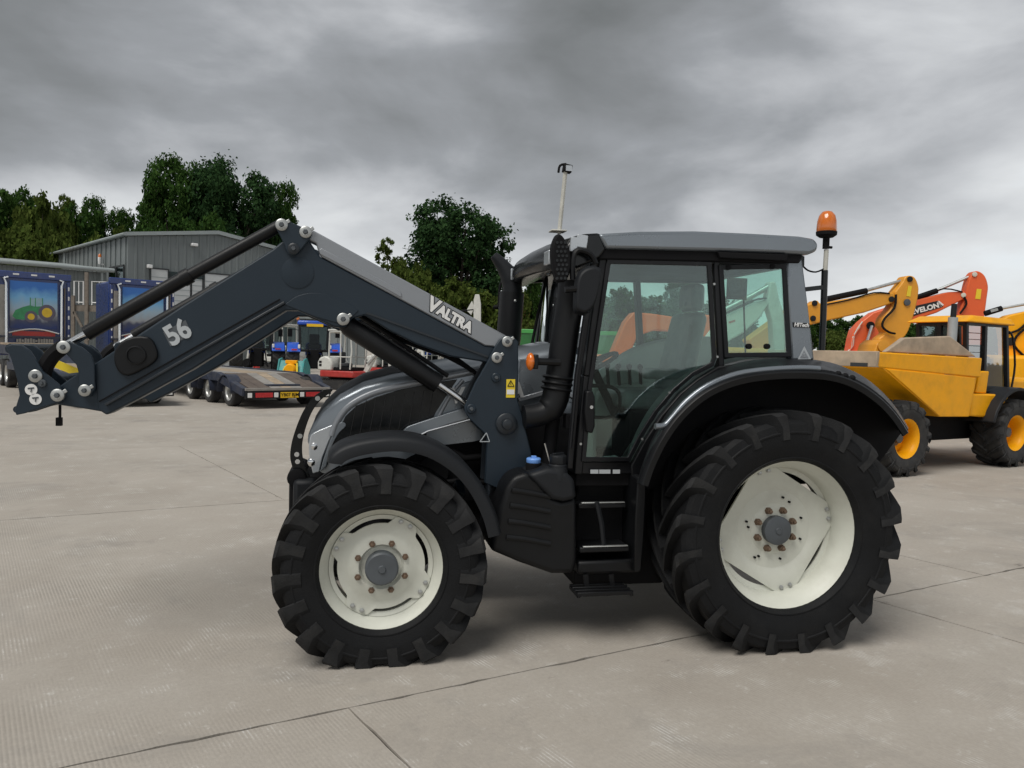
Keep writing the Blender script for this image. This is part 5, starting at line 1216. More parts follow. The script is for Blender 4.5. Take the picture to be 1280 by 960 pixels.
# white and red mini diggers
def mini_digger(loc, ang, label, cab=False, scale=1.0, m_b=None, grp='white mini diggers beyond the bonnet', m_d=None):
    """x to its right seen from the camera, y away."""
    r = thing('mini_digger', label, 'digger', loc, ang, grp); r.scale = (scale,) * 3
    for y in (-.62, .38):
        P = [(-.85, .08), (-.72, 0), (.72, 0), (.85, .08), (.9, .2), (.82, .36), (.7, .42), (-.7, .42), (-.82, .36), (-.9, .2)]
        b = MB(); b.prism([Vector((x, y, z)) for x, z in P], (0, .26, 0)); tk_ = b.build('track', m_tyre2, r, .02)
        b = MB()
        for i in range(14): b.b2((-.78 + i * .115, y - .012, -.0), (-.78 + i * .115 + .06, y + .27, .02)); b.b2((-.78 + i * .115, y - .012, .40), (-.78 + i * .115 + .06, y + .27, .44))
        b.build('track_pads', m_matte, tk_)
    box('undercarriage', m_matte, r, (-.5, -.4, .2), (.5, .4, .5), .03)
    b = MB(); b.prism([Vector((x, y, .52)) for x, y in ((-.95, -.45), (-.8, -.68), (.75, -.68), (.98, -.3), (.98, .3), (.75, .68), (-.8, .68), (-.95, .45))], (0, 0, .26)); b.build('slew_deck', m_d or m_red, r, .04)
    b = MB(); b.prism([Vector((x, -.66, z)) for x, z in ((-.95, .78), (-.28, .78), (-.26, 1.1), (-.38, 1.3), (-.6, 1.38), (-.85, 1.3), (-.95, 1.12))], (0, 1.3, 0)); b.build('engine_cover', m_b or m_mach, r, .06)
    b = MB()
    for z in (.95, 1.08): b.b2((-.86, -.672, z), (-.74, -.662, z + .09))
    b.build('cover_vents', m_matte, r)
    box('seat_deck', m_matte, r, (-.25, -.55, .78), (.55, .55, .92), .02); b = MB(); b.b2((-.2, -.22, .92), (.2, .22, 1.1)); b.b2((-.25, -.2, 1.1), (-.12, .2, 1.55)); b.build('seat', m_seat, r, .05)
    b = MB()
    for y in (-.58, .58): b.tube([(-.45, y, 1.3), (-.42, y, 2.35), (.55, y, 2.42), (.62, y, 1.6), (.55, y, .85)], .035, 8); b.tube([(.1, y, .85), (.1, y, 2.38)], .03, 8); b.tube([(-.2, y, 1.35), (.55, y, 1.35)], .025, 6)
    for x, z in ((-.42, 2.35), (.55, 2.42)): b.tube([(x, -.58, z), (x, .58, z)], .035, 8)
    b.build('roll_frame', m_b or m_mach, r); box('canopy', m_b or m_mach, r, (-.5, -.62, 2.40), (.65, .62, 2.47), .02)
    if cab:
        for y in (-.575, .575):
            b = MB(); b.add([(-.43, y, 1.3), (.55, y, .95), (.55, y, 2.38), (-.42, y, 2.34)], [(0, 1, 2, 3)]); b.build('cab_glass', m_pv, r, smooth=0)
    b = MB(); b.bar((.95, 0, .75), (1.35, 0, 1.45), .16, .2); b.bar((1.35, 0, 1.42), (2.0, 0, 1.75), .14, .18); b.build('boom', m_b or m_mach, r, .02)
    b = MB(); b.bar((1.95, 0, 1.8), (2.15, 0, .6), .12, .15); b.build('dipper', m_b or m_mach, r, .02); b = MB(); b.tube([(1.1, -.12, 1.1), (1.7, -.12, 1.7)], .04, 8); b.build('boom_cylinder', m_steel, r)
    b = MB(); b.prism([Vector((x, -.22, z)) for x, z in ((2.05, .65), (2.3, .55), (2.35, .25), (2.1, .12), (1.9, .3))], (0, .44, 0)); b.build('bucket', m_matte, r, .02)
    b = MB(); b.bar((.9, -.6, .25), (1.25, -.6, .2), .08, .1); b.bar((.9, .6, .25), (1.25, .6, .2), .08, .1); b.b2((1.22, -.68, .04), (1.28, .68, .36)); b.build('dozer_blade', m_red, r, .01)
    return r
mini_digger(W_(432, 32), rad(-20), 'white and red mini digger with open canopy, beside the blue tractor')
mini_digger(W_(484, 38), rad(-25), 'white and red mini digger behind the bonnet, second from the blue tractor', cab=True)
mini_digger(W_(352, 50), rad(160), 'white mini digger between the two blue tractors', cab=True, scale=1.25, m_d=m_mach)
mini_digger(W_(530, 46), rad(-30), 'white mini digger under the loader arm, in front of the far tractors', cab=True, m_d=m_guard)
# pale digger arm standing behind the loader arm
wf = Frame(W_(597, 40), 0)
wd = thing('pale_digger_arm', 'pale grey digger arm standing upright behind the silver loader cover', 'digger arm', wf.o, 0); kw = Kit(wd, wf)
kw.plate([(592, 375), (594, 368), (599, 368), (601, 380), (601, 402), (606, 470), (585, 470), (592, 402)], 0, .3, 'dipper', m_mach, .02)
kw.plate([(583, 388), (590, 376), (593, 384), (589, 394)], .05, .2, 'link_arm', m_mach, .02); kw.tube([(575, 389), (592, 387)], .1, .06, 'arm_cylinder', m_matte)
b = MB(); q0 = kw.p(596, 470, 0); b.b2((q0.x - 1.0, -.4, 0), (q0.x + 1.0, 1.2, q0.z + .05)); b.build('digger_body', m_mach, wd, .1)

# green trailer and green machine beyond the cab
gfm = Frame(W_(668, 30), 0)
gr = thing('green_trailer', 'green farm trailer seen behind the exhaust and windscreen', 'trailer', gfm.o, 0); kg = Kit(gr, gfm)
A = kg.p(640, 411, 0); B = kg.p(790, 411, 0)
for s_, y in enumerate((0, 2.2)): box('side_board', m_green, gr, (A.x, y, 1.25), (B.x, y + .06, A.z - .15), .01)
box('top_rail', mat('bright_green', (.06, .32, .07), .4), gr, (A.x - .05, -.04, A.z - .16), (B.x + .05, .08, A.z), .02)
for i in range(7): x = A.x + (B.x - A.x) * i / 6; box('stake', m_green, gr, (x - .05, -.05, 1.1), (x + .05, -.005, A.z - .17))
box('trailer_bed', m_matte, gr, (A.x, 0, 1.0), (B.x, 2.2, 1.22), .02)
for i in (0.6, 1.9, 3.4):
    for y in (.1, 2.1): wheel_simple('wheel', gr, (A.x + i, y, .5), .5, .3, .28, m_mach, side=-1 if y < 1 else 1)
vf = Frame(W_(840, 24), 4)
vn = thing('white_pickup', 'white pickup truck seen through the tractor cab windows', 'pickup truck', vf.o, vf.a)
kv = Kit(vn, vf)
P = [(-2.6, .45), (-2.55, 1.0), (-1.2, 1.08), (-.65, 1.62), (.75, 1.66), (1.1, 1.1), (2.5, 1.06), (2.6, .5)]
b = MB(); b.prism([Vector((x, 0, z)) for x, z in P], (0, 1.8, 0)); vb = b.build('body', m_mach, vn, .08)
b = MB(); b.prism([Vector((x, -.01, z)) for x, z in ((-1.0, 1.12), (-.6, 1.55), (.68, 1.58), (.9, 1.12))], (0, 1.82, 0)); b.build('side_window', m_dark, vn, .02)
for x in (-1.7, 1.7):
    for y in (.1, 1.7): wheel_simple('wheel', vn, (x, y, .38), .38, .24, .22, m_alum, side=-1 if y < 1 else 1)

# ------------------------------------------------------------------ excavators
def tracks_and_house(r, x0, w, m_b, y0=.0, cab=True, hh=1.0):
    """Crawler base and house; x0 = slew centre in the machine's axes."""
    for y in (y0 - .9, y0 + 1.4):
        P = [(x0 - w, .25), (x0 - w + .25, 0), (x0 + w - .25, 0), (x0 + w, .25), (x0 + w, .6), (x0 + w - .25, .85), (x0 - w + .25, .85), (x0 - w, .6)]
        b = MB(); b.prism([Vector((x, y, z)) for x, z in P], (0, .55, 0)); b.build('track', m_tyre2, r, .04)
    box('undercarriage', m_matte, r, (x0 - .7, y0 - .4, .4), (x0 + .7, y0 + 1.5, 1.0), .05)
    box('house', m_b, r, (x0 - 1.7, y0 - .7, 1.02), (x0 + 1.0, y0 + 1.8, 1.02 + hh), .10)
    box('counterweight', m_guard, r, (x0 - 2.2, y0 - .65, 1.05), (x0 - 1.71, y0 + 1.75, 1.0 + hh), .15)
    if cab:
        b = MB(); P = [(x0 - .1, 1.1), (x0 + 1.2, 1.1), (x0 + 1.35, 1.9), (x0 + 1.0, 2.75), (x0 - .1, 2.75)]
        for y in (y0 - .7, y0 + .2):
            for i in range(5): a, c = P[i], P[(i + 1) % 5]; b.bar((a[0], y, a[1]), (c[0], y, c[1]), .09, .09)
        b.b2((x0 - .15, y0 - .75, 2.72), (x0 + 1.05, y0 + .25, 2.85)); b.build('cab_frame', m_frame, r, .01)
        for y in (y0 - .69, y0 + .19):
            b = MB(); b.add([(x, y, z) for x, z in P], [tuple(range(5))]); b.build('cab_glass', m_pv, r, smooth=0)
def oval(k, c, y, r, name, m, parent, ry=None):
    p_ = k.p(*c, y); b = MB(); b.lathe([(r, 0), (r, -.03), (r * .7, -.035)], p_, n=14); return b.build(name, m, parent)
# yellow one
D1 = 19.0; f1_ = Frame(W_(1000, D1), 6)
e1 = thing('yellow_excavator', 'yellow crawler excavator with raised arm behind the dumper skip', 'excavator', f1_.o, f1_.a); k1 = Kit(e1, f1_)
bo = k1.plate([(935, 425), (985, 388), (1008, 381), (1019, 378), (1022, 375), (1026, 380), (1047, 375.5), (1075, 371), (1096, 366.5), (1117, 365.5), (1120, 371), (1116, 379), (1080, 391), (1034, 401), (1010, 407), (975, 420), (950, 445)], 0, .42, 'boom', m_yell2, .03)
dp = k1.plate(sm_px([(1129, 352), (1132, 346), (1138, 344.5), (1144, 347), (1148, 356), (1148.5, 366), (1144, 389), (1136, 413), (1131, 421)], 3) + [(1122, 428), (1112, 437), (1104, 440)] + sm_px([(1098, 432), (1099, 423), (1108, 416), (1103, 408), (1104, 398), (1112, 388), (1119, 376)], 2) + [(1119, 365)], .04, .34, 'dipper', m_yell2, .03)
k1.tube([(1028, 375), (1083, 363.5)], .2, .075, 'arm_cylinder_barrel', m_matte); k1.tube([(1080, 364), (1134, 349)], .2, .042, 'arm_cylinder_rod', m_zinc)
for c in ((1114, 374), (1137, 349), (1016, 398), (1018, 379)): oval(k1, c, -.005 if c[0] < 1120 else .035, .07, 'pivot_pin', m_guard, bo)
k1.plate([(1135.5, 357), (1140, 358), (1138, 371), (1133, 370)], .028, .006, 'yellow_sticker', m_yel, parent=dp); oval(k1, (1133.5, 378), .03, .085, 'round_badge', m_hub, dp)
k1.tube([(1120, 368), (1118, 385), (1106, 398), (1103, 408), (1111, 415), (1119, 417)], -.02, .028, 'hydraulic_hose', m_matte, 6, sm=3)
k1.tube([(1030, 381), (1060, 375), (1092, 366), (1112, 367)], -.01, .02, 'hydraulic_hose', m_matte, 6, sm=3)
bk = k1.plate([(1096, 430), (1104, 424), (1112, 430), (1118, 450), (1118, 480), (1090, 500), (1072, 490), (1088, 455)], -.2, .8, 'bucket', m_yell2, .03); oval(k1, (1104, 432), -.22, .15, 'bucket_link', m_yell2, bk)
tracks_and_house(e1, k1.p(935, 430, 0).x, 1.7, m_yell2, cab=False)
# red-orange one with name along its boom
D2 = 23.0; f2_ = Frame(W_(1100, D2), -4)
e2 = thing('orange_excavator', 'red-orange crawler excavator with lettered boom and folded arm behind the dumper cab', 'excavator', f2_.o, f2_.a); k2 = Kit(e2, f2_)
bo = k2.plate([(1054, 452), (1061, 441), (1064, 424), (1067, 413), (1077, 402), (1092, 390.5), (1115, 383), (1144, 375.5), (1166, 370), (1186, 365), (1206, 364), (1209, 369), (1205, 374), (1171, 391), (1140, 401), (1112, 411), (1104, 424), (1096, 440), (1090, 455)], 0, .45, 'boom', m_oran2, .03)
dp = k2.plate(sm_px([(1207, 369), (1210, 355), (1214, 344), (1219, 339), (1226, 340), (1232, 346), (1235.5, 358), (1234, 372), (1231, 395)], 3) + [(1229, 440), (1200, 440), (1197, 395), (1203, 380)], .05, .35, 'dipper', m_oran2, .03)
k2.tube([(1146, 372), (1171, 363.5)], .22, .085, 'arm_cylinder_barrel', m_matte); k2.tube([(1169, 364), (1215, 344.5)], .22, .045, 'arm_cylinder_rod', m_zinc)
nb = k2.plate([(1128, 386), (1172, 376), (1179, 383), (1174, 385), (1126, 400)], -.012, .01, 'name_band', m_gloss, parent=bo)
k2.letters('boom_lettering', 'DEVELON', (1153, 387), -.016, (1135, 391.5), (1171, 382), .20, m_white, nb, bold=.008, sx=1.1)
k2.plate([(1171, 377), (1174, 376), (1180, 381), (1176, 384)], -.012, .01, 'name_band_edge', m_white, parent=bo)
k2.plate([(1221, 361), (1227, 361.5), (1225.5, 374), (1219, 373.5)], .038, .008, 'yellow_sticker', m_yel, parent=dp)
for c in ((1204, 369), (1218, 343)): oval(k2, c, -.005 if c[0] < 1210 else .045, .07, 'pivot_pin', m_rim, bo)
k2.tube([(1205, 371), (1208, 380), (1200, 392)], -.02, .03, 'hydraulic_hose', m_matte, 6, sm=3); k2.tube([(1110, 384), (1150, 370), (1180, 361), (1203, 365)], -.02, .022, 'hydraulic_hose', m_matte, 6, sm=3)
oval(k2, (1088, 407), -.06, .12, 'boom_foot_pin', m_matte, bo); k2.tube([(1090, 407), (1078, 445)], -.12, .05, 'boom_cylinder_rod', m_steel); k2.tube([(1080, 440), (1070, 475)], -.12, .09, 'boom_cylinder_barrel', m_oran2)
for i in range(4): k2.tube([(1078 - i * 1.5, 402 + i * 3), (1068 - i, 418 + i * 2), (1066 - i, 432 + i), (1059, 440 + i)], -.06, .022, 'hydraulic_hose', m_oran2 if i % 2 else m_rim, 6, sm=3)
tracks_and_house(e2, k2.p(1058, 445, 0).x - .3, 1.8, m_oran2, cab=False, hh=.9)
# second yellow one at the edge
D3 = 20.0; f3_ = Frame(W_(1290, D3), -10)
e3 = thing('yellow_excavator', 'yellow excavator with black hoses on its boom beside the dumper cab', 'excavator', f3_.o, f3_.a); k3 = Kit(e3, f3_)
bo = k3.plate([(1252, 400), (1262, 394), (1285, 389), (1310, 384), (1340, 384), (1345, 420), (1330, 470), (1300, 500), (1258, 475), (1256, 425)], 0, .45, 'boom', m_yell, .03)
k3.tube([(1231, 392), (1252, 385.5)], .2, .075, 'arm_cylinder_barrel', m_matte); k3.tube([(1250, 386), (1300, 377)], .2, .035, 'arm_cylinder_rod', m_zinc)
k3.plate([(1238, 387), (1247, 385), (1248, 388), (1239, 390.5)], .1, .01, 'cylinder_label', m_zinc); k3.tube([(1254, 418), (1272, 413), (1285, 402)], -.02, .03, 'hydraulic_hose', m_matte, 6, sm=3); k3.tube([(1285, 408), (1271, 420), (1268, 432), (1280, 445)], -.03, .03, 'hydraulic_hose', m_matte, 6, sm=3); oval(k3, (1263, 427), -.03, .11, 'pivot_pin', m_guard, bo)
k3.plate([(1266, 444), (1274, 446), (1270, 459), (1263, 457)], -.012, .008, 'sticker', m_rim, parent=bo)
tracks_and_house(e3, k3.p(1320, 430, 0).x, 1.7, m_yell, cab=False)
# orange and white machines seen through the cab
D4 = 17.0; f4_ = Frame(W_(820, D4), 5)
e4 = thing('bright_orange_excavator', 'bright orange excavator seen through the tractor door glass', 'excavator', f4_.o, f4_.a); k4 = Kit(e4, f4_)
k4.plate([(752, 470), (757, 462), (770, 430), (782, 402), (792, 390), (797, 393), (797, 420), (785, 450), (770, 478), (757, 480)], 0, .4, 'boom', m_oran, .03)
k4.plate([(792, 390), (815, 392), (870, 400), (872, 416), (818, 413), (797, 420)], .02, .36, 'boom_top', m_oran, .03)
k4.plate([(872, 392), (890, 394), (890, 425), (872, 420)], .02, 1.2, 'engine_cover', m_oran, .05)
tracks_and_house(e4, k4.p(850, 430, 0).x, 1.6, m_oran, y0=.6, cab=False, hh=.75)
D5 = 16.0; f5_ = Frame(W_(950, D5), 3)
e5 = thing('white_excavator', 'white excavator with raised arm seen through the rear cab window', 'excavator', f5_.o, f5_.a); k5 = Kit(e5, f5_)
bo = k5.plate([(880, 430), (905, 396), (930, 385), (958, 373), (962, 378), (950, 398), (930, 416), (905, 430), (890, 440)], 0, .36, 'boom', m_mach, .03)
k5.plate([(963, 352), (970, 352), (974, 372), (984, 405), (982, 440), (968, 440), (966, 400), (959, 378)], .02, .32, 'dipper', m_mach, .03)
k5.tube([(905, 388), (940, 370), (965, 356)], .15, .06, 'arm_cylinder', m_zinc); k5.tube([(900, 395), (940, 376), (958, 373)], -.02, .022, 'hydraulic_hose', m_matte, 6, sm=3)
k5.plate([(911, 402), (919, 399.5), (919, 402), (911, 404.5)], -.006, .005, 'red_stripe', m_red, parent=bo)
tracks_and_house(e5, k5.p(880, 430, 0).x, 1.5, m_mach, cab=False, hh=.6)

# ------------------------------------------------------------------ yellow site dumper
DA = 29.0
df = Frame(Vector((6.20, 11.98, 0)), DA)
du = thing('site_dumper', 'yellow four-wheel site dumper with worn skip and caged cab', 'dumper', df.o, df.a); kd = Kit(du, df)
WB, TR = 3.05, 1.85
for i, x in enumerate((0, WB)):
    for s, y in ((-1, .26), (1, .26 + TR)): wheel_simple('wheel', du, (x, y, .60), .60, .52, .30, m_yell, side=s, lugs=16, mt=m_tyre2, lug_h=.045)
b = MB(); b.tube([(0, .3, .6), (0, .26 + TR, .6)], .11, 10); b.tube([(WB, .3, .6), (WB, .26 + TR, .6)], .11, 10); b.b2((.3, .75, .42), (1.3, 1.6, .9)); b.b2((1.3, .62, .45), (3.5, 1.75, .92)); b.build('chassis', m_matte, du, .03)
YD = .10
band = [(1099, 440), (1228, 447.5), (1225.5, 472), (1096, 459)]
low = [(1108, 461), (1220, 472), (1211, 521), (1175, 521)]
def skip_far(P): return [Vector((p.x, p.y + 2.15, p.z)) for p in P]
bandL = kd.poly(band, YD); lowL = kd.poly(low, YD)
b = MB(); b.prism(bandL, (0, .05, 0)); sk = b.build('skip', m_yell, du, .02)
b = MB(); b.prism(lowL, (0, .04, 0)); b.build('skip_side_plate', m_yell, sk, .015)
b = MB(); b.prism([p + Vector((0, 2.1, 0)) for p in bandL], (0, .05, 0)); b.build('skip_far_band', m_yell, sk, .02)
b = MB(); b.prism([p + Vector((0, 2.1, 0)) for p in lowL], (0, .04, 0)); b.build('skip_far_plate', m_yell, sk, .015)
L0, L1, L2_, L3 = lowL; B0, B1, B2, B3 = bandL
def sheet(pairs, name, m, y0=.02, y1=2.13, th=.03):
    b = MB(); P = [Vector((p.x, y0, p.z)) for p in pairs]; Q = [Vector((p.x, p.y, p.z + th)) for p in P[::-1]]
    b.prism([Vector((p.x, YD + y0, p.z)) for p in P] + [Vector((p.x, YD + y0, p.z)) for p in Q], (0, y1 - y0, 0)); return b.build(name, m, sk)
sheet([L0 + Vector((-.05, 0, 0)), L3], 'skip_front_slope', m_yell); sheet([L3, L2_], 'skip_floor', m_yell)
b = MB(); b.b2((B0.x - .05, YD, B3.z), (B0.x + .02, YD + 2.15, B0.z + .01)); lip = b.build('skip_lip', m_skip, sk, .01)
b = MB(); b.b2((B0.x - .062, YD + .15, B3.z - .0), (B0.x - .05, YD + .45, B3.z + .06)); b.build('lip_slot', m_dark, lip)
b = MB(); b.loop2([Vector((L2_.x, YD + .03, L2_.z)), Vector((L2_.x + .05, YD + .03, L2_.z)), Vector((B1.x, YD + .03, B1.z)), Vector((B1.x - .05, YD + .03, B1.z))], [Vector((L2_.x, YD + 2.12, L2_.z)), Vector((L2_.x + .05, YD + 2.12, L2_.z)), Vector((B1.x, YD + 2.12, B1.z)), Vector((B1.x - .05, YD + 2.12, B1.z))]); b.build('skip_back', m_yell, sk)
gtop = kd.poly([(1107, 440), (1131, 422), (1188, 420), (1221, 446)], YD + .06)
b = MB(); A = gtop; Bq = [Vector((p.x + .02, p.y + .10, p.z)) for p in gtop]; b.loop2(A, Bq); b.build('skip_guard_plate', m_skip, sk, .02)
pc = kd.poly([(1226, 464), (1237, 464), (1233, 492), (1220, 491)], .22); b = MB(); b.prism(pc, (0, 1.8, 0)); b.build('console_panel', m_yell, du, .02)
bp_ = kd.poly([(1215, 492), (1252, 493), (1262, 495), (1247, 523), (1212, 520)], .16); b = MB(); b.prism(bp_, (0, 2.0, 0)); b.build('side_cover', m_yell, du, .03)
P = [(WB + .82 * math.cos(rad(a)), .60 + .80 * math.sin(rad(a))) for a in range(15, 166, 15)]
for y in (-.02, TR - .05):
    b = MB(); b.loop2([Vector((x, y, z)) for x, z in P] + [Vector((WB + (x - WB) * .93, y, .6 + (z - .6) * .93)) for x, z in P[::-1]], [Vector((x, y + .58, z)) for x, z in P] + [Vector((WB + (x - WB) * .93, y + .58, .6 + (z - .6) * .93)) for x, z in P[::-1]]); b.build('rear_mudguard', m_guard, du, .02)
box('engine_bonnet', m_yell, du, (WB + .2, .5, .95), (WB + 1.5, 1.85, 1.55), .08)
# cab with mesh side
cw = [kd.p(1150, 396, .35), kd.p(1255, 403, .35), kd.p(1263, 480, .35), kd.p(1238, 492, .35)]
c0 = kd.p(1213, 402, .35); c1 = kd.p(1251, 404, .35); cb0 = kd.p(1241, 491, .35).z; cf = kd.p(1226, 440, .35)
X0, X1 = kd.p(1206, 430, .35).x, kd.p(1259, 480, .35).x; ZT = kd.p(1240, 406, .35).z
cabd = part_empty('cab', du)
def bars(pl, w, name, m): 
    b = MB()
    for a, c in pl: b.bar(a, c, w, w)
    return b.build(name, m, cabd, .006)
for y in (.35, 1.2):
    q_ = [(X0 + .1, y, cb0), (X0, y, ZT), (X1 - .15, y, ZT), (X1, y, cb0)]; xm = X0 + (X1 - X0) * .45
    bars([(q_[0], q_[1]), (q_[1], q_[2]), (q_[2], q_[3]), (q_[3], q_[0]), ((xm, y, cb0), (xm - .05, y, ZT))], .07, 'cab_frame', m_frame)
    b = MB(); b.add([(x, y + .01, z) for x, _, z in q_], [(0, 1, 2, 3)]); b.build('side_glass', m_pv, cabd, smooth=0)
b = MB()
for i in range(9): z = cb0 + .15 + i * (ZT - cb0 - .2) / 9; b.bar((X0 + .06, .33, z), (xm - .03, .33, z), .008, .008)
b.build('mesh_guard', m_matte, cabd)
bars([((X0, .35, ZT), (X0, 1.2, ZT)), ((X0 + .1, .35, cb0), (X0 + .1, 1.2, cb0)), ((X0 + .05, .8, cb0), (X0, .8, ZT))], .07, 'front_frame', m_frame)
b = MB(); b.add([(X0 + .1, .38, cb0), (X0 + .1, 1.17, cb0), (X0, 1.17, ZT), (X0, .38, ZT)], [(0, 1, 2, 3)]); b.build('windscreen', m_pv, cabd, smooth=0)
b = MB(); b.loop2([Vector((X0 - .18, .22, ZT + .02)), Vector((X1 - .05, .22, ZT + .0)), Vector((X1 - .05, .30, ZT + .12)), Vector((X0 + .1, .30, ZT + .14))], [Vector((X0 - .18, 1.36, ZT + .02)), Vector((X1 - .05, 1.36, ZT + .0)), Vector((X1 - .05, 1.28, ZT + .12)), Vector((X0 + .1, 1.28, ZT + .14))]); b.build('cab_roof', m_yell, cabd, .03)
box('cab_back', m_yell, cabd, (X1 - .1, .4, cb0), (X1 - .04, 1.15, cb0 + .5), .01); b = MB(); b.b2((xm, .6, cb0 + .1), (xm + .4, 1.1, cb0 + .3)); b.b2((xm + .32, .6, cb0 + .3), (xm + .42, 1.1, cb0 + .85)); b.build('seat', m_seat, cabd, .04)
es = kd.p(1189, 424, .28); et = kd.p(1193, 380, .28); b = MB(); b.tube([es - Vector((0, 0, .6)), es + (et - es) * .62], .075, 12); exd = b.build('exhaust', m_galv, du); b = MB(); b.tube([es + (et - es) * .55, et], .045, 10); b.build('exhaust_tip', m_guard, exd)
b = MB(); b.tube(smooth_path([Vector((X1 + .05, .3, cb0 + .1)), Vector((X1 + .12, .3, cb0 + .5)), Vector((X1, .3, ZT - .2)), Vector((X1 - .05, .35, ZT - .1))], 3), .02, 6); b.build('grab_rail', m_frame, du)

# ------------------------------------------------------------------ trees
def leaf_mat(name, c1, c2, c3):
    m = bpy.data.materials.new(name); m.use_nodes = True; nt = m.node_tree; N = nt.nodes; L = nt.links; b = N['Principled BSDF']; b.inputs['Roughness'].default_value = .9; b.inputs['Specular IOR Level'].default_value = .0
    gm = N.new('ShaderNodeNewGeometry'); rp = N.new('ShaderNodeValToRGB'); L.new(gm.outputs['Random Per Island'], rp.inputs[0]); cr = rp.color_ramp
    cr.elements.new(.5)
    for e, (p, c) in zip(cr.elements, [(0, c1), (.5, c2), (1, c3)]): e.position = p; e.color = (*c, 1)
    t = N.new('ShaderNodeTexCoord'); nz = N.new('ShaderNodeTexNoise'); nz.inputs['Scale'].default_value = .45; nz.inputs['Detail'].default_value = 3; L.new(t.outputs['Object'], nz.inputs['Vector'])
    mr = N.new('ShaderNodeMapRange'); L.new(nz.outputs['Fac'], mr.inputs[0]); mr.inputs[1].default_value = .3; mr.inputs[2].default_value = .7; mr.inputs[3].default_value = .7; mr.inputs[4].default_value = 1.35
    sc = N.new('ShaderNodeVectorMath'); sc.operation = 'SCALE'; L.new(rp.outputs[0], sc.inputs[0]); L.new(mr.outputs[0], sc.inputs['Scale']); L.new(sc.outputs[0], b.inputs['Base Color'])
    tr = N.new('ShaderNodeBsdfTranslucent'); L.new(sc.outputs[0], tr.inputs[0]); mx = N.new('ShaderNodeMixShader'); mx.inputs[0].default_value = .35
    out = [n for n in N if n.type == 'OUTPUT_MATERIAL'][0]; L.new(b.outputs[0], mx.inputs[1]); L.new(tr.outputs[0], mx.inputs[2]); L.new(mx.outputs[0], out.inputs[0]); return m
lm_oak = leaf_mat('oak_leaves', (0.0240, 0.0540, 0.0144), (0.0420, 0.0900, 0.0216), (0.0696, 0.1260, 0.0312))
lm_dark = leaf_mat('dark_leaves', (0.0192, 0.0432, 0.0192), (0.0336, 0.0720, 0.0264), (0.0540, 0.1056, 0.0384))
lm_oliv = leaf_mat('olive_leaves', (0.0540, 0.0840, 0.0192), (0.0840, 0.1176, 0.0264), (0.1200, 0.1560, 0.0384))
m_bark = mat('bark', (.075, .062, .048), .9, var=.3, scale=4, bump=.5, bscale=10)
def crown_mesh(name, lobes, n, size, seed, m, spread=.16):
    """Leaf sprays gathered on twig clumps over the lobes of a crown (unit: metres)."""
    rg = random.Random(seed); vs = []; fs = []
    tot = sum(l[3] * l[4] * l[5] for l in lobes) ** 1.0
    for (x, y, z, rx, ry, rz) in lobes:
        k = int(n * (rx * ry * rz) ** .67 / sum((l[3] * l[4] * l[5]) ** .67 for l in lobes)); ncl = max(8, k // 34)
        for c in range(ncl):
            d = Vector((rg.gauss(0, 1), rg.gauss(0, 1), rg.gauss(0, 1) + .15)).normalized(); rr = rg.uniform(.30, 1.0) ** .42 * rg.uniform(.88, 1.06)
            cc = Vector((x + d.x * rx * rr, y + d.y * ry * rr, z + d.z * rz * rr)); cs = rg.uniform(.7, 1.3) * spread * (rx + rz)
            for i in range(34):
                o = Vector((max(-1, min(1, rg.gauss(0, .5))), max(-1, min(1, rg.gauss(0, .5))), max(-.8, min(.8, rg.gauss(0, .38))))) * cs; p = cc + o
                nrm = (d * .7 + Vector((rg.gauss(0, .6), rg.gauss(0, .6), .5 + rg.gauss(0, .5)))).normalized()
                a = nrm.orthogonal().normalized(); bt = nrm.cross(a); q = rg.uniform(0, 6.28); e = a * math.cos(q) + bt * math.sin(q); g_ = nrm.cross(e)
                s = size * rg.uniform(.6, 1.4); b0 = len(vs)
                vs += [p - e * s * .5, p + g_ * s * .32 + nrm * s * .08, p + e * s * .55, p - g_ * s * .32 + nrm * s * .08]; fs.append((b0, b0 + 1, b0 + 2, b0 + 3))
    me = bpy.data.meshes.new(name); me.from_pydata([tuple(v) for v in vs], [], fs); me.materials.append(m); me.update(); return me
def trunk_mesh(h, r, lobes, seed, m=m_bark):
    rg = random.Random(seed); b = MB(); top = Vector((rg.uniform(-.3, .3), rg.uniform(-.3, .3), h * .55))
    b.tube(smooth_path([(0, 0, -.3), (.05, 0, h * .2), tuple(top * .8), tuple(top)], 3), [r * 1.5, r * 1.2] + [r * (1.1 - .06 * i) for i in range(8)], 10)
    for (x, y, z, rx, ry, rz) in lobes:
        s = top * rg.uniform(.55, .95); e = Vector((x, y, z + rz * .3)); mid = s.lerp(e, .5) + Vector((0, 0, -.1 * h * .3))
        b.tube(smooth_path([s, mid, e], 3), [r * .55, r * .5, r * .45, r * .38, r * .3, r * .2, r * .1], 7)
    q = b; me = bpy.data.meshes.new('trunk'); me.from_pydata(q.v, [], q.f); me.materials.append(m); me.update(); return me
def lobes_round(R, H, n, seed, zlo=.32, squash=1.0):
    rg = random.Random(seed); out = []
    for i in range(n):
        t = (i + .5) / n; z = H * (zlo + (1 - zlo) * (.12 + .76 * t)); env = R * math.sqrt(max(.08, 1 - ((z / H - .62) / .44) ** 2)) * .62
        a = i * 2.4 + rg.uniform(-.4, .4); r = rg.uniform(.3, .5) * R
        out.append((env * math.cos(a), env * math.sin(a), z, r, r, r * .82 * squash))
    return out
PROTO = {}
def proto(key, R, H, n, seed, leaves, size, m, **kw):
    lo = lobes_round(R, H, n, seed, **kw); PROTO[key] = (crown_mesh('crown', lo, leaves, size, seed, m), trunk_mesh(H, R * .055 + .05, lo, seed), R, H)
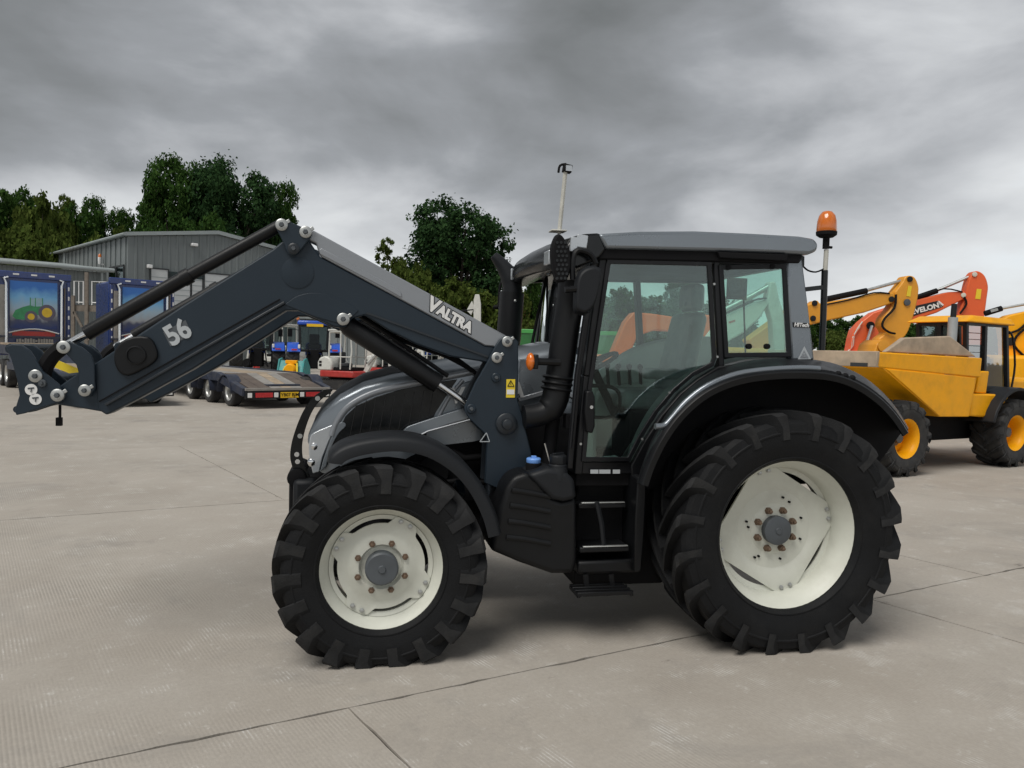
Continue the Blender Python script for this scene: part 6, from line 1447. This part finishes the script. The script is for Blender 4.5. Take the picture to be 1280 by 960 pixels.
proto('oak_a', 5.5, 14, 15, 11, 24000, .36, lm_oak)
proto('oak_b', 6.0, 15, 17, 23, 30000, .36, lm_dark)
proto('broad', 4.5, 10, 12, 35, 17000, .36, lm_oak)
proto('bush', 3.6, 6.0, 10, 47, 15000, .36, lm_oliv, zlo=.1)
proto('slim', 2.0, 11, 8, 59, 3800, .24, lm_oliv, zlo=.35)
def tree(key, px, D, ytop, width_px, label, grp, rot=0.0, nm=None):
    cr, tk_, R, H = PROTO[key]; p0 = W_(px, D); hz = at_depth(px, ytop, D).z; s_h = hz / H; s_w = width_px * D / F / (2 * R)
    r = thing(nm or {'oak_a': 'oak_tree', 'oak_b': 'oak_tree', 'broad': 'broadleaf_tree', 'bush': 'shrub', 'slim': 'slender_tree'}[key], label, 'shrub' if key == 'bush' else 'tree', p0, rot, grp)
    r.scale = (s_w, s_w, s_h); link('crown', cr, r); link('trunk', tk_, r); return r
TG = 'trees on the rise beyond the warehouse'
tree('oak_a', 219, 76, 203, 92, 'tall dark oak behind the warehouse roof with gaps of sky in its crown', TG, .3)
tree('oak_b', 290, 77, 210, 125, 'widest dark oak behind the warehouse roof', TG, 1.9)
tree('oak_a', 340, 80, 238, 62, 'dark oak at the loader knee, beside the widest oak', TG, 4.0)
tree('broad', 256, 70, 272, 70, 'lower bright green tree in front of the warehouse oaks', TG, .8)
tree('oak_b', 575, 82, 261, 140, 'single big round oak behind the silver loader cover', 'trees beyond the yard', 2.6)
tree('slim', 484, 78, 291, 44, 'slender pale green tree beside the big round oak', 'trees beyond the yard', .5)
tree('bush', 508, 72, 330, 72, 'olive green shrub at the foot of the big oak, beside the slender tree', 'shrubs beyond the yard', 1.0)
tree('bush', 560, 70, 352, 80, 'olive green shrub in front of the big round oak', 'shrubs beyond the yard', 2.2)
tree('bush', 625, 72, 362, 80, 'olive green shrub beside the exhaust stack', 'shrubs beyond the yard', 3.1)
tree('broad', 668, 88, 335, 46, 'small dark tree behind the brick chimney', 'trees beyond the yard', 3.3)
tree('bush', 662, 60, 400, 44, 'olive green shrub in front of the brick house', 'shrubs beyond the yard', 4.4)
WGR = 'trees of the wood on the hillside'
for i, (px, D, yt, w, key, lab) in enumerate([
    (-35, 70, 236, 95, 'broad', 'hillside tree at the wood edge beyond the annex roof'), (12, 74, 240, 80, 'broad', 'hillside tree above the picture of the green tractor'),
    (50, 68, 252, 78, 'bush', 'olive hillside tree above the annex gutter'), (76, 80, 231, 30, 'slim', 'thin wispy tree standing above the hillside wood'), (95, 80, 238, 26, 'slim', 'second thin wispy tree standing above the hillside wood'),
    (96, 72, 262, 72, 'broad', 'hillside tree between the wispy trees and the warehouse'), (132, 76, 256, 56, 'oak_a', 'dark hillside tree above the warehouse eave'), (118, 82, 252, 18, 'slim', 'thinnest wispy tree beside the dark hillside tree'),
    (172, 78, 262, 54, 'oak_a', 'small dark tree beside the tall warehouse oak'), (20, 62, 282, 90, 'bush', 'low olive shrub above the annex roof'), (85, 62, 296, 74, 'bush', 'low olive shrub beside the warehouse eave'), (-30, 62, 275, 80, 'bush', 'low olive shrub at the wood edge'),
    (140, 66, 290, 60, 'bush', 'low olive shrub against the warehouse roof'), (52, 60, 300, 80, 'bush', 'lowest olive shrub above the annex gutter')]):
    tree(key, px, D, yt, w, lab, WGR, i * 1.3)
for i, (px, D, yt, w, key, lab) in enumerate([(765, 88, 362, 70, 'broad', 'tree seen through the left of the tractor door glass'), (710, 92, 372, 60, 'broad', 'tree seen behind the cab pillar'), (815, 95, 372, 70, 'broad', 'tree seen through the middle of the cab'), (846, 84, 345, 44, 'oak_b', 'round oak seen through the far cab window'), (905, 98, 372, 80, 'broad', 'tree seen through the rear cab pane'),
        (1012, 92, 386, 50, 'oak_a', 'dark tree beyond the beacon mast'), (1060, 90, 396, 60, 'broad', 'dark tree under the yellow excavator boom'), (1050, 66, 414, 60, 'bush', 'green shrub under the yellow excavator boom'), (1120, 92, 396, 60, 'broad', 'tree behind the orange boom'), (1195, 95, 398, 80, 'broad', 'tree behind the dumper cab'), (1275, 95, 402, 80, 'broad', 'tree behind the second yellow excavator'), (445, 92, 372, 80, 'broad', 'tree behind the loader arm and long shed')]):
    tree(key, px, D, yt, w, lab, 'trees along the far edge of the yard', i * 1.7 + .4)
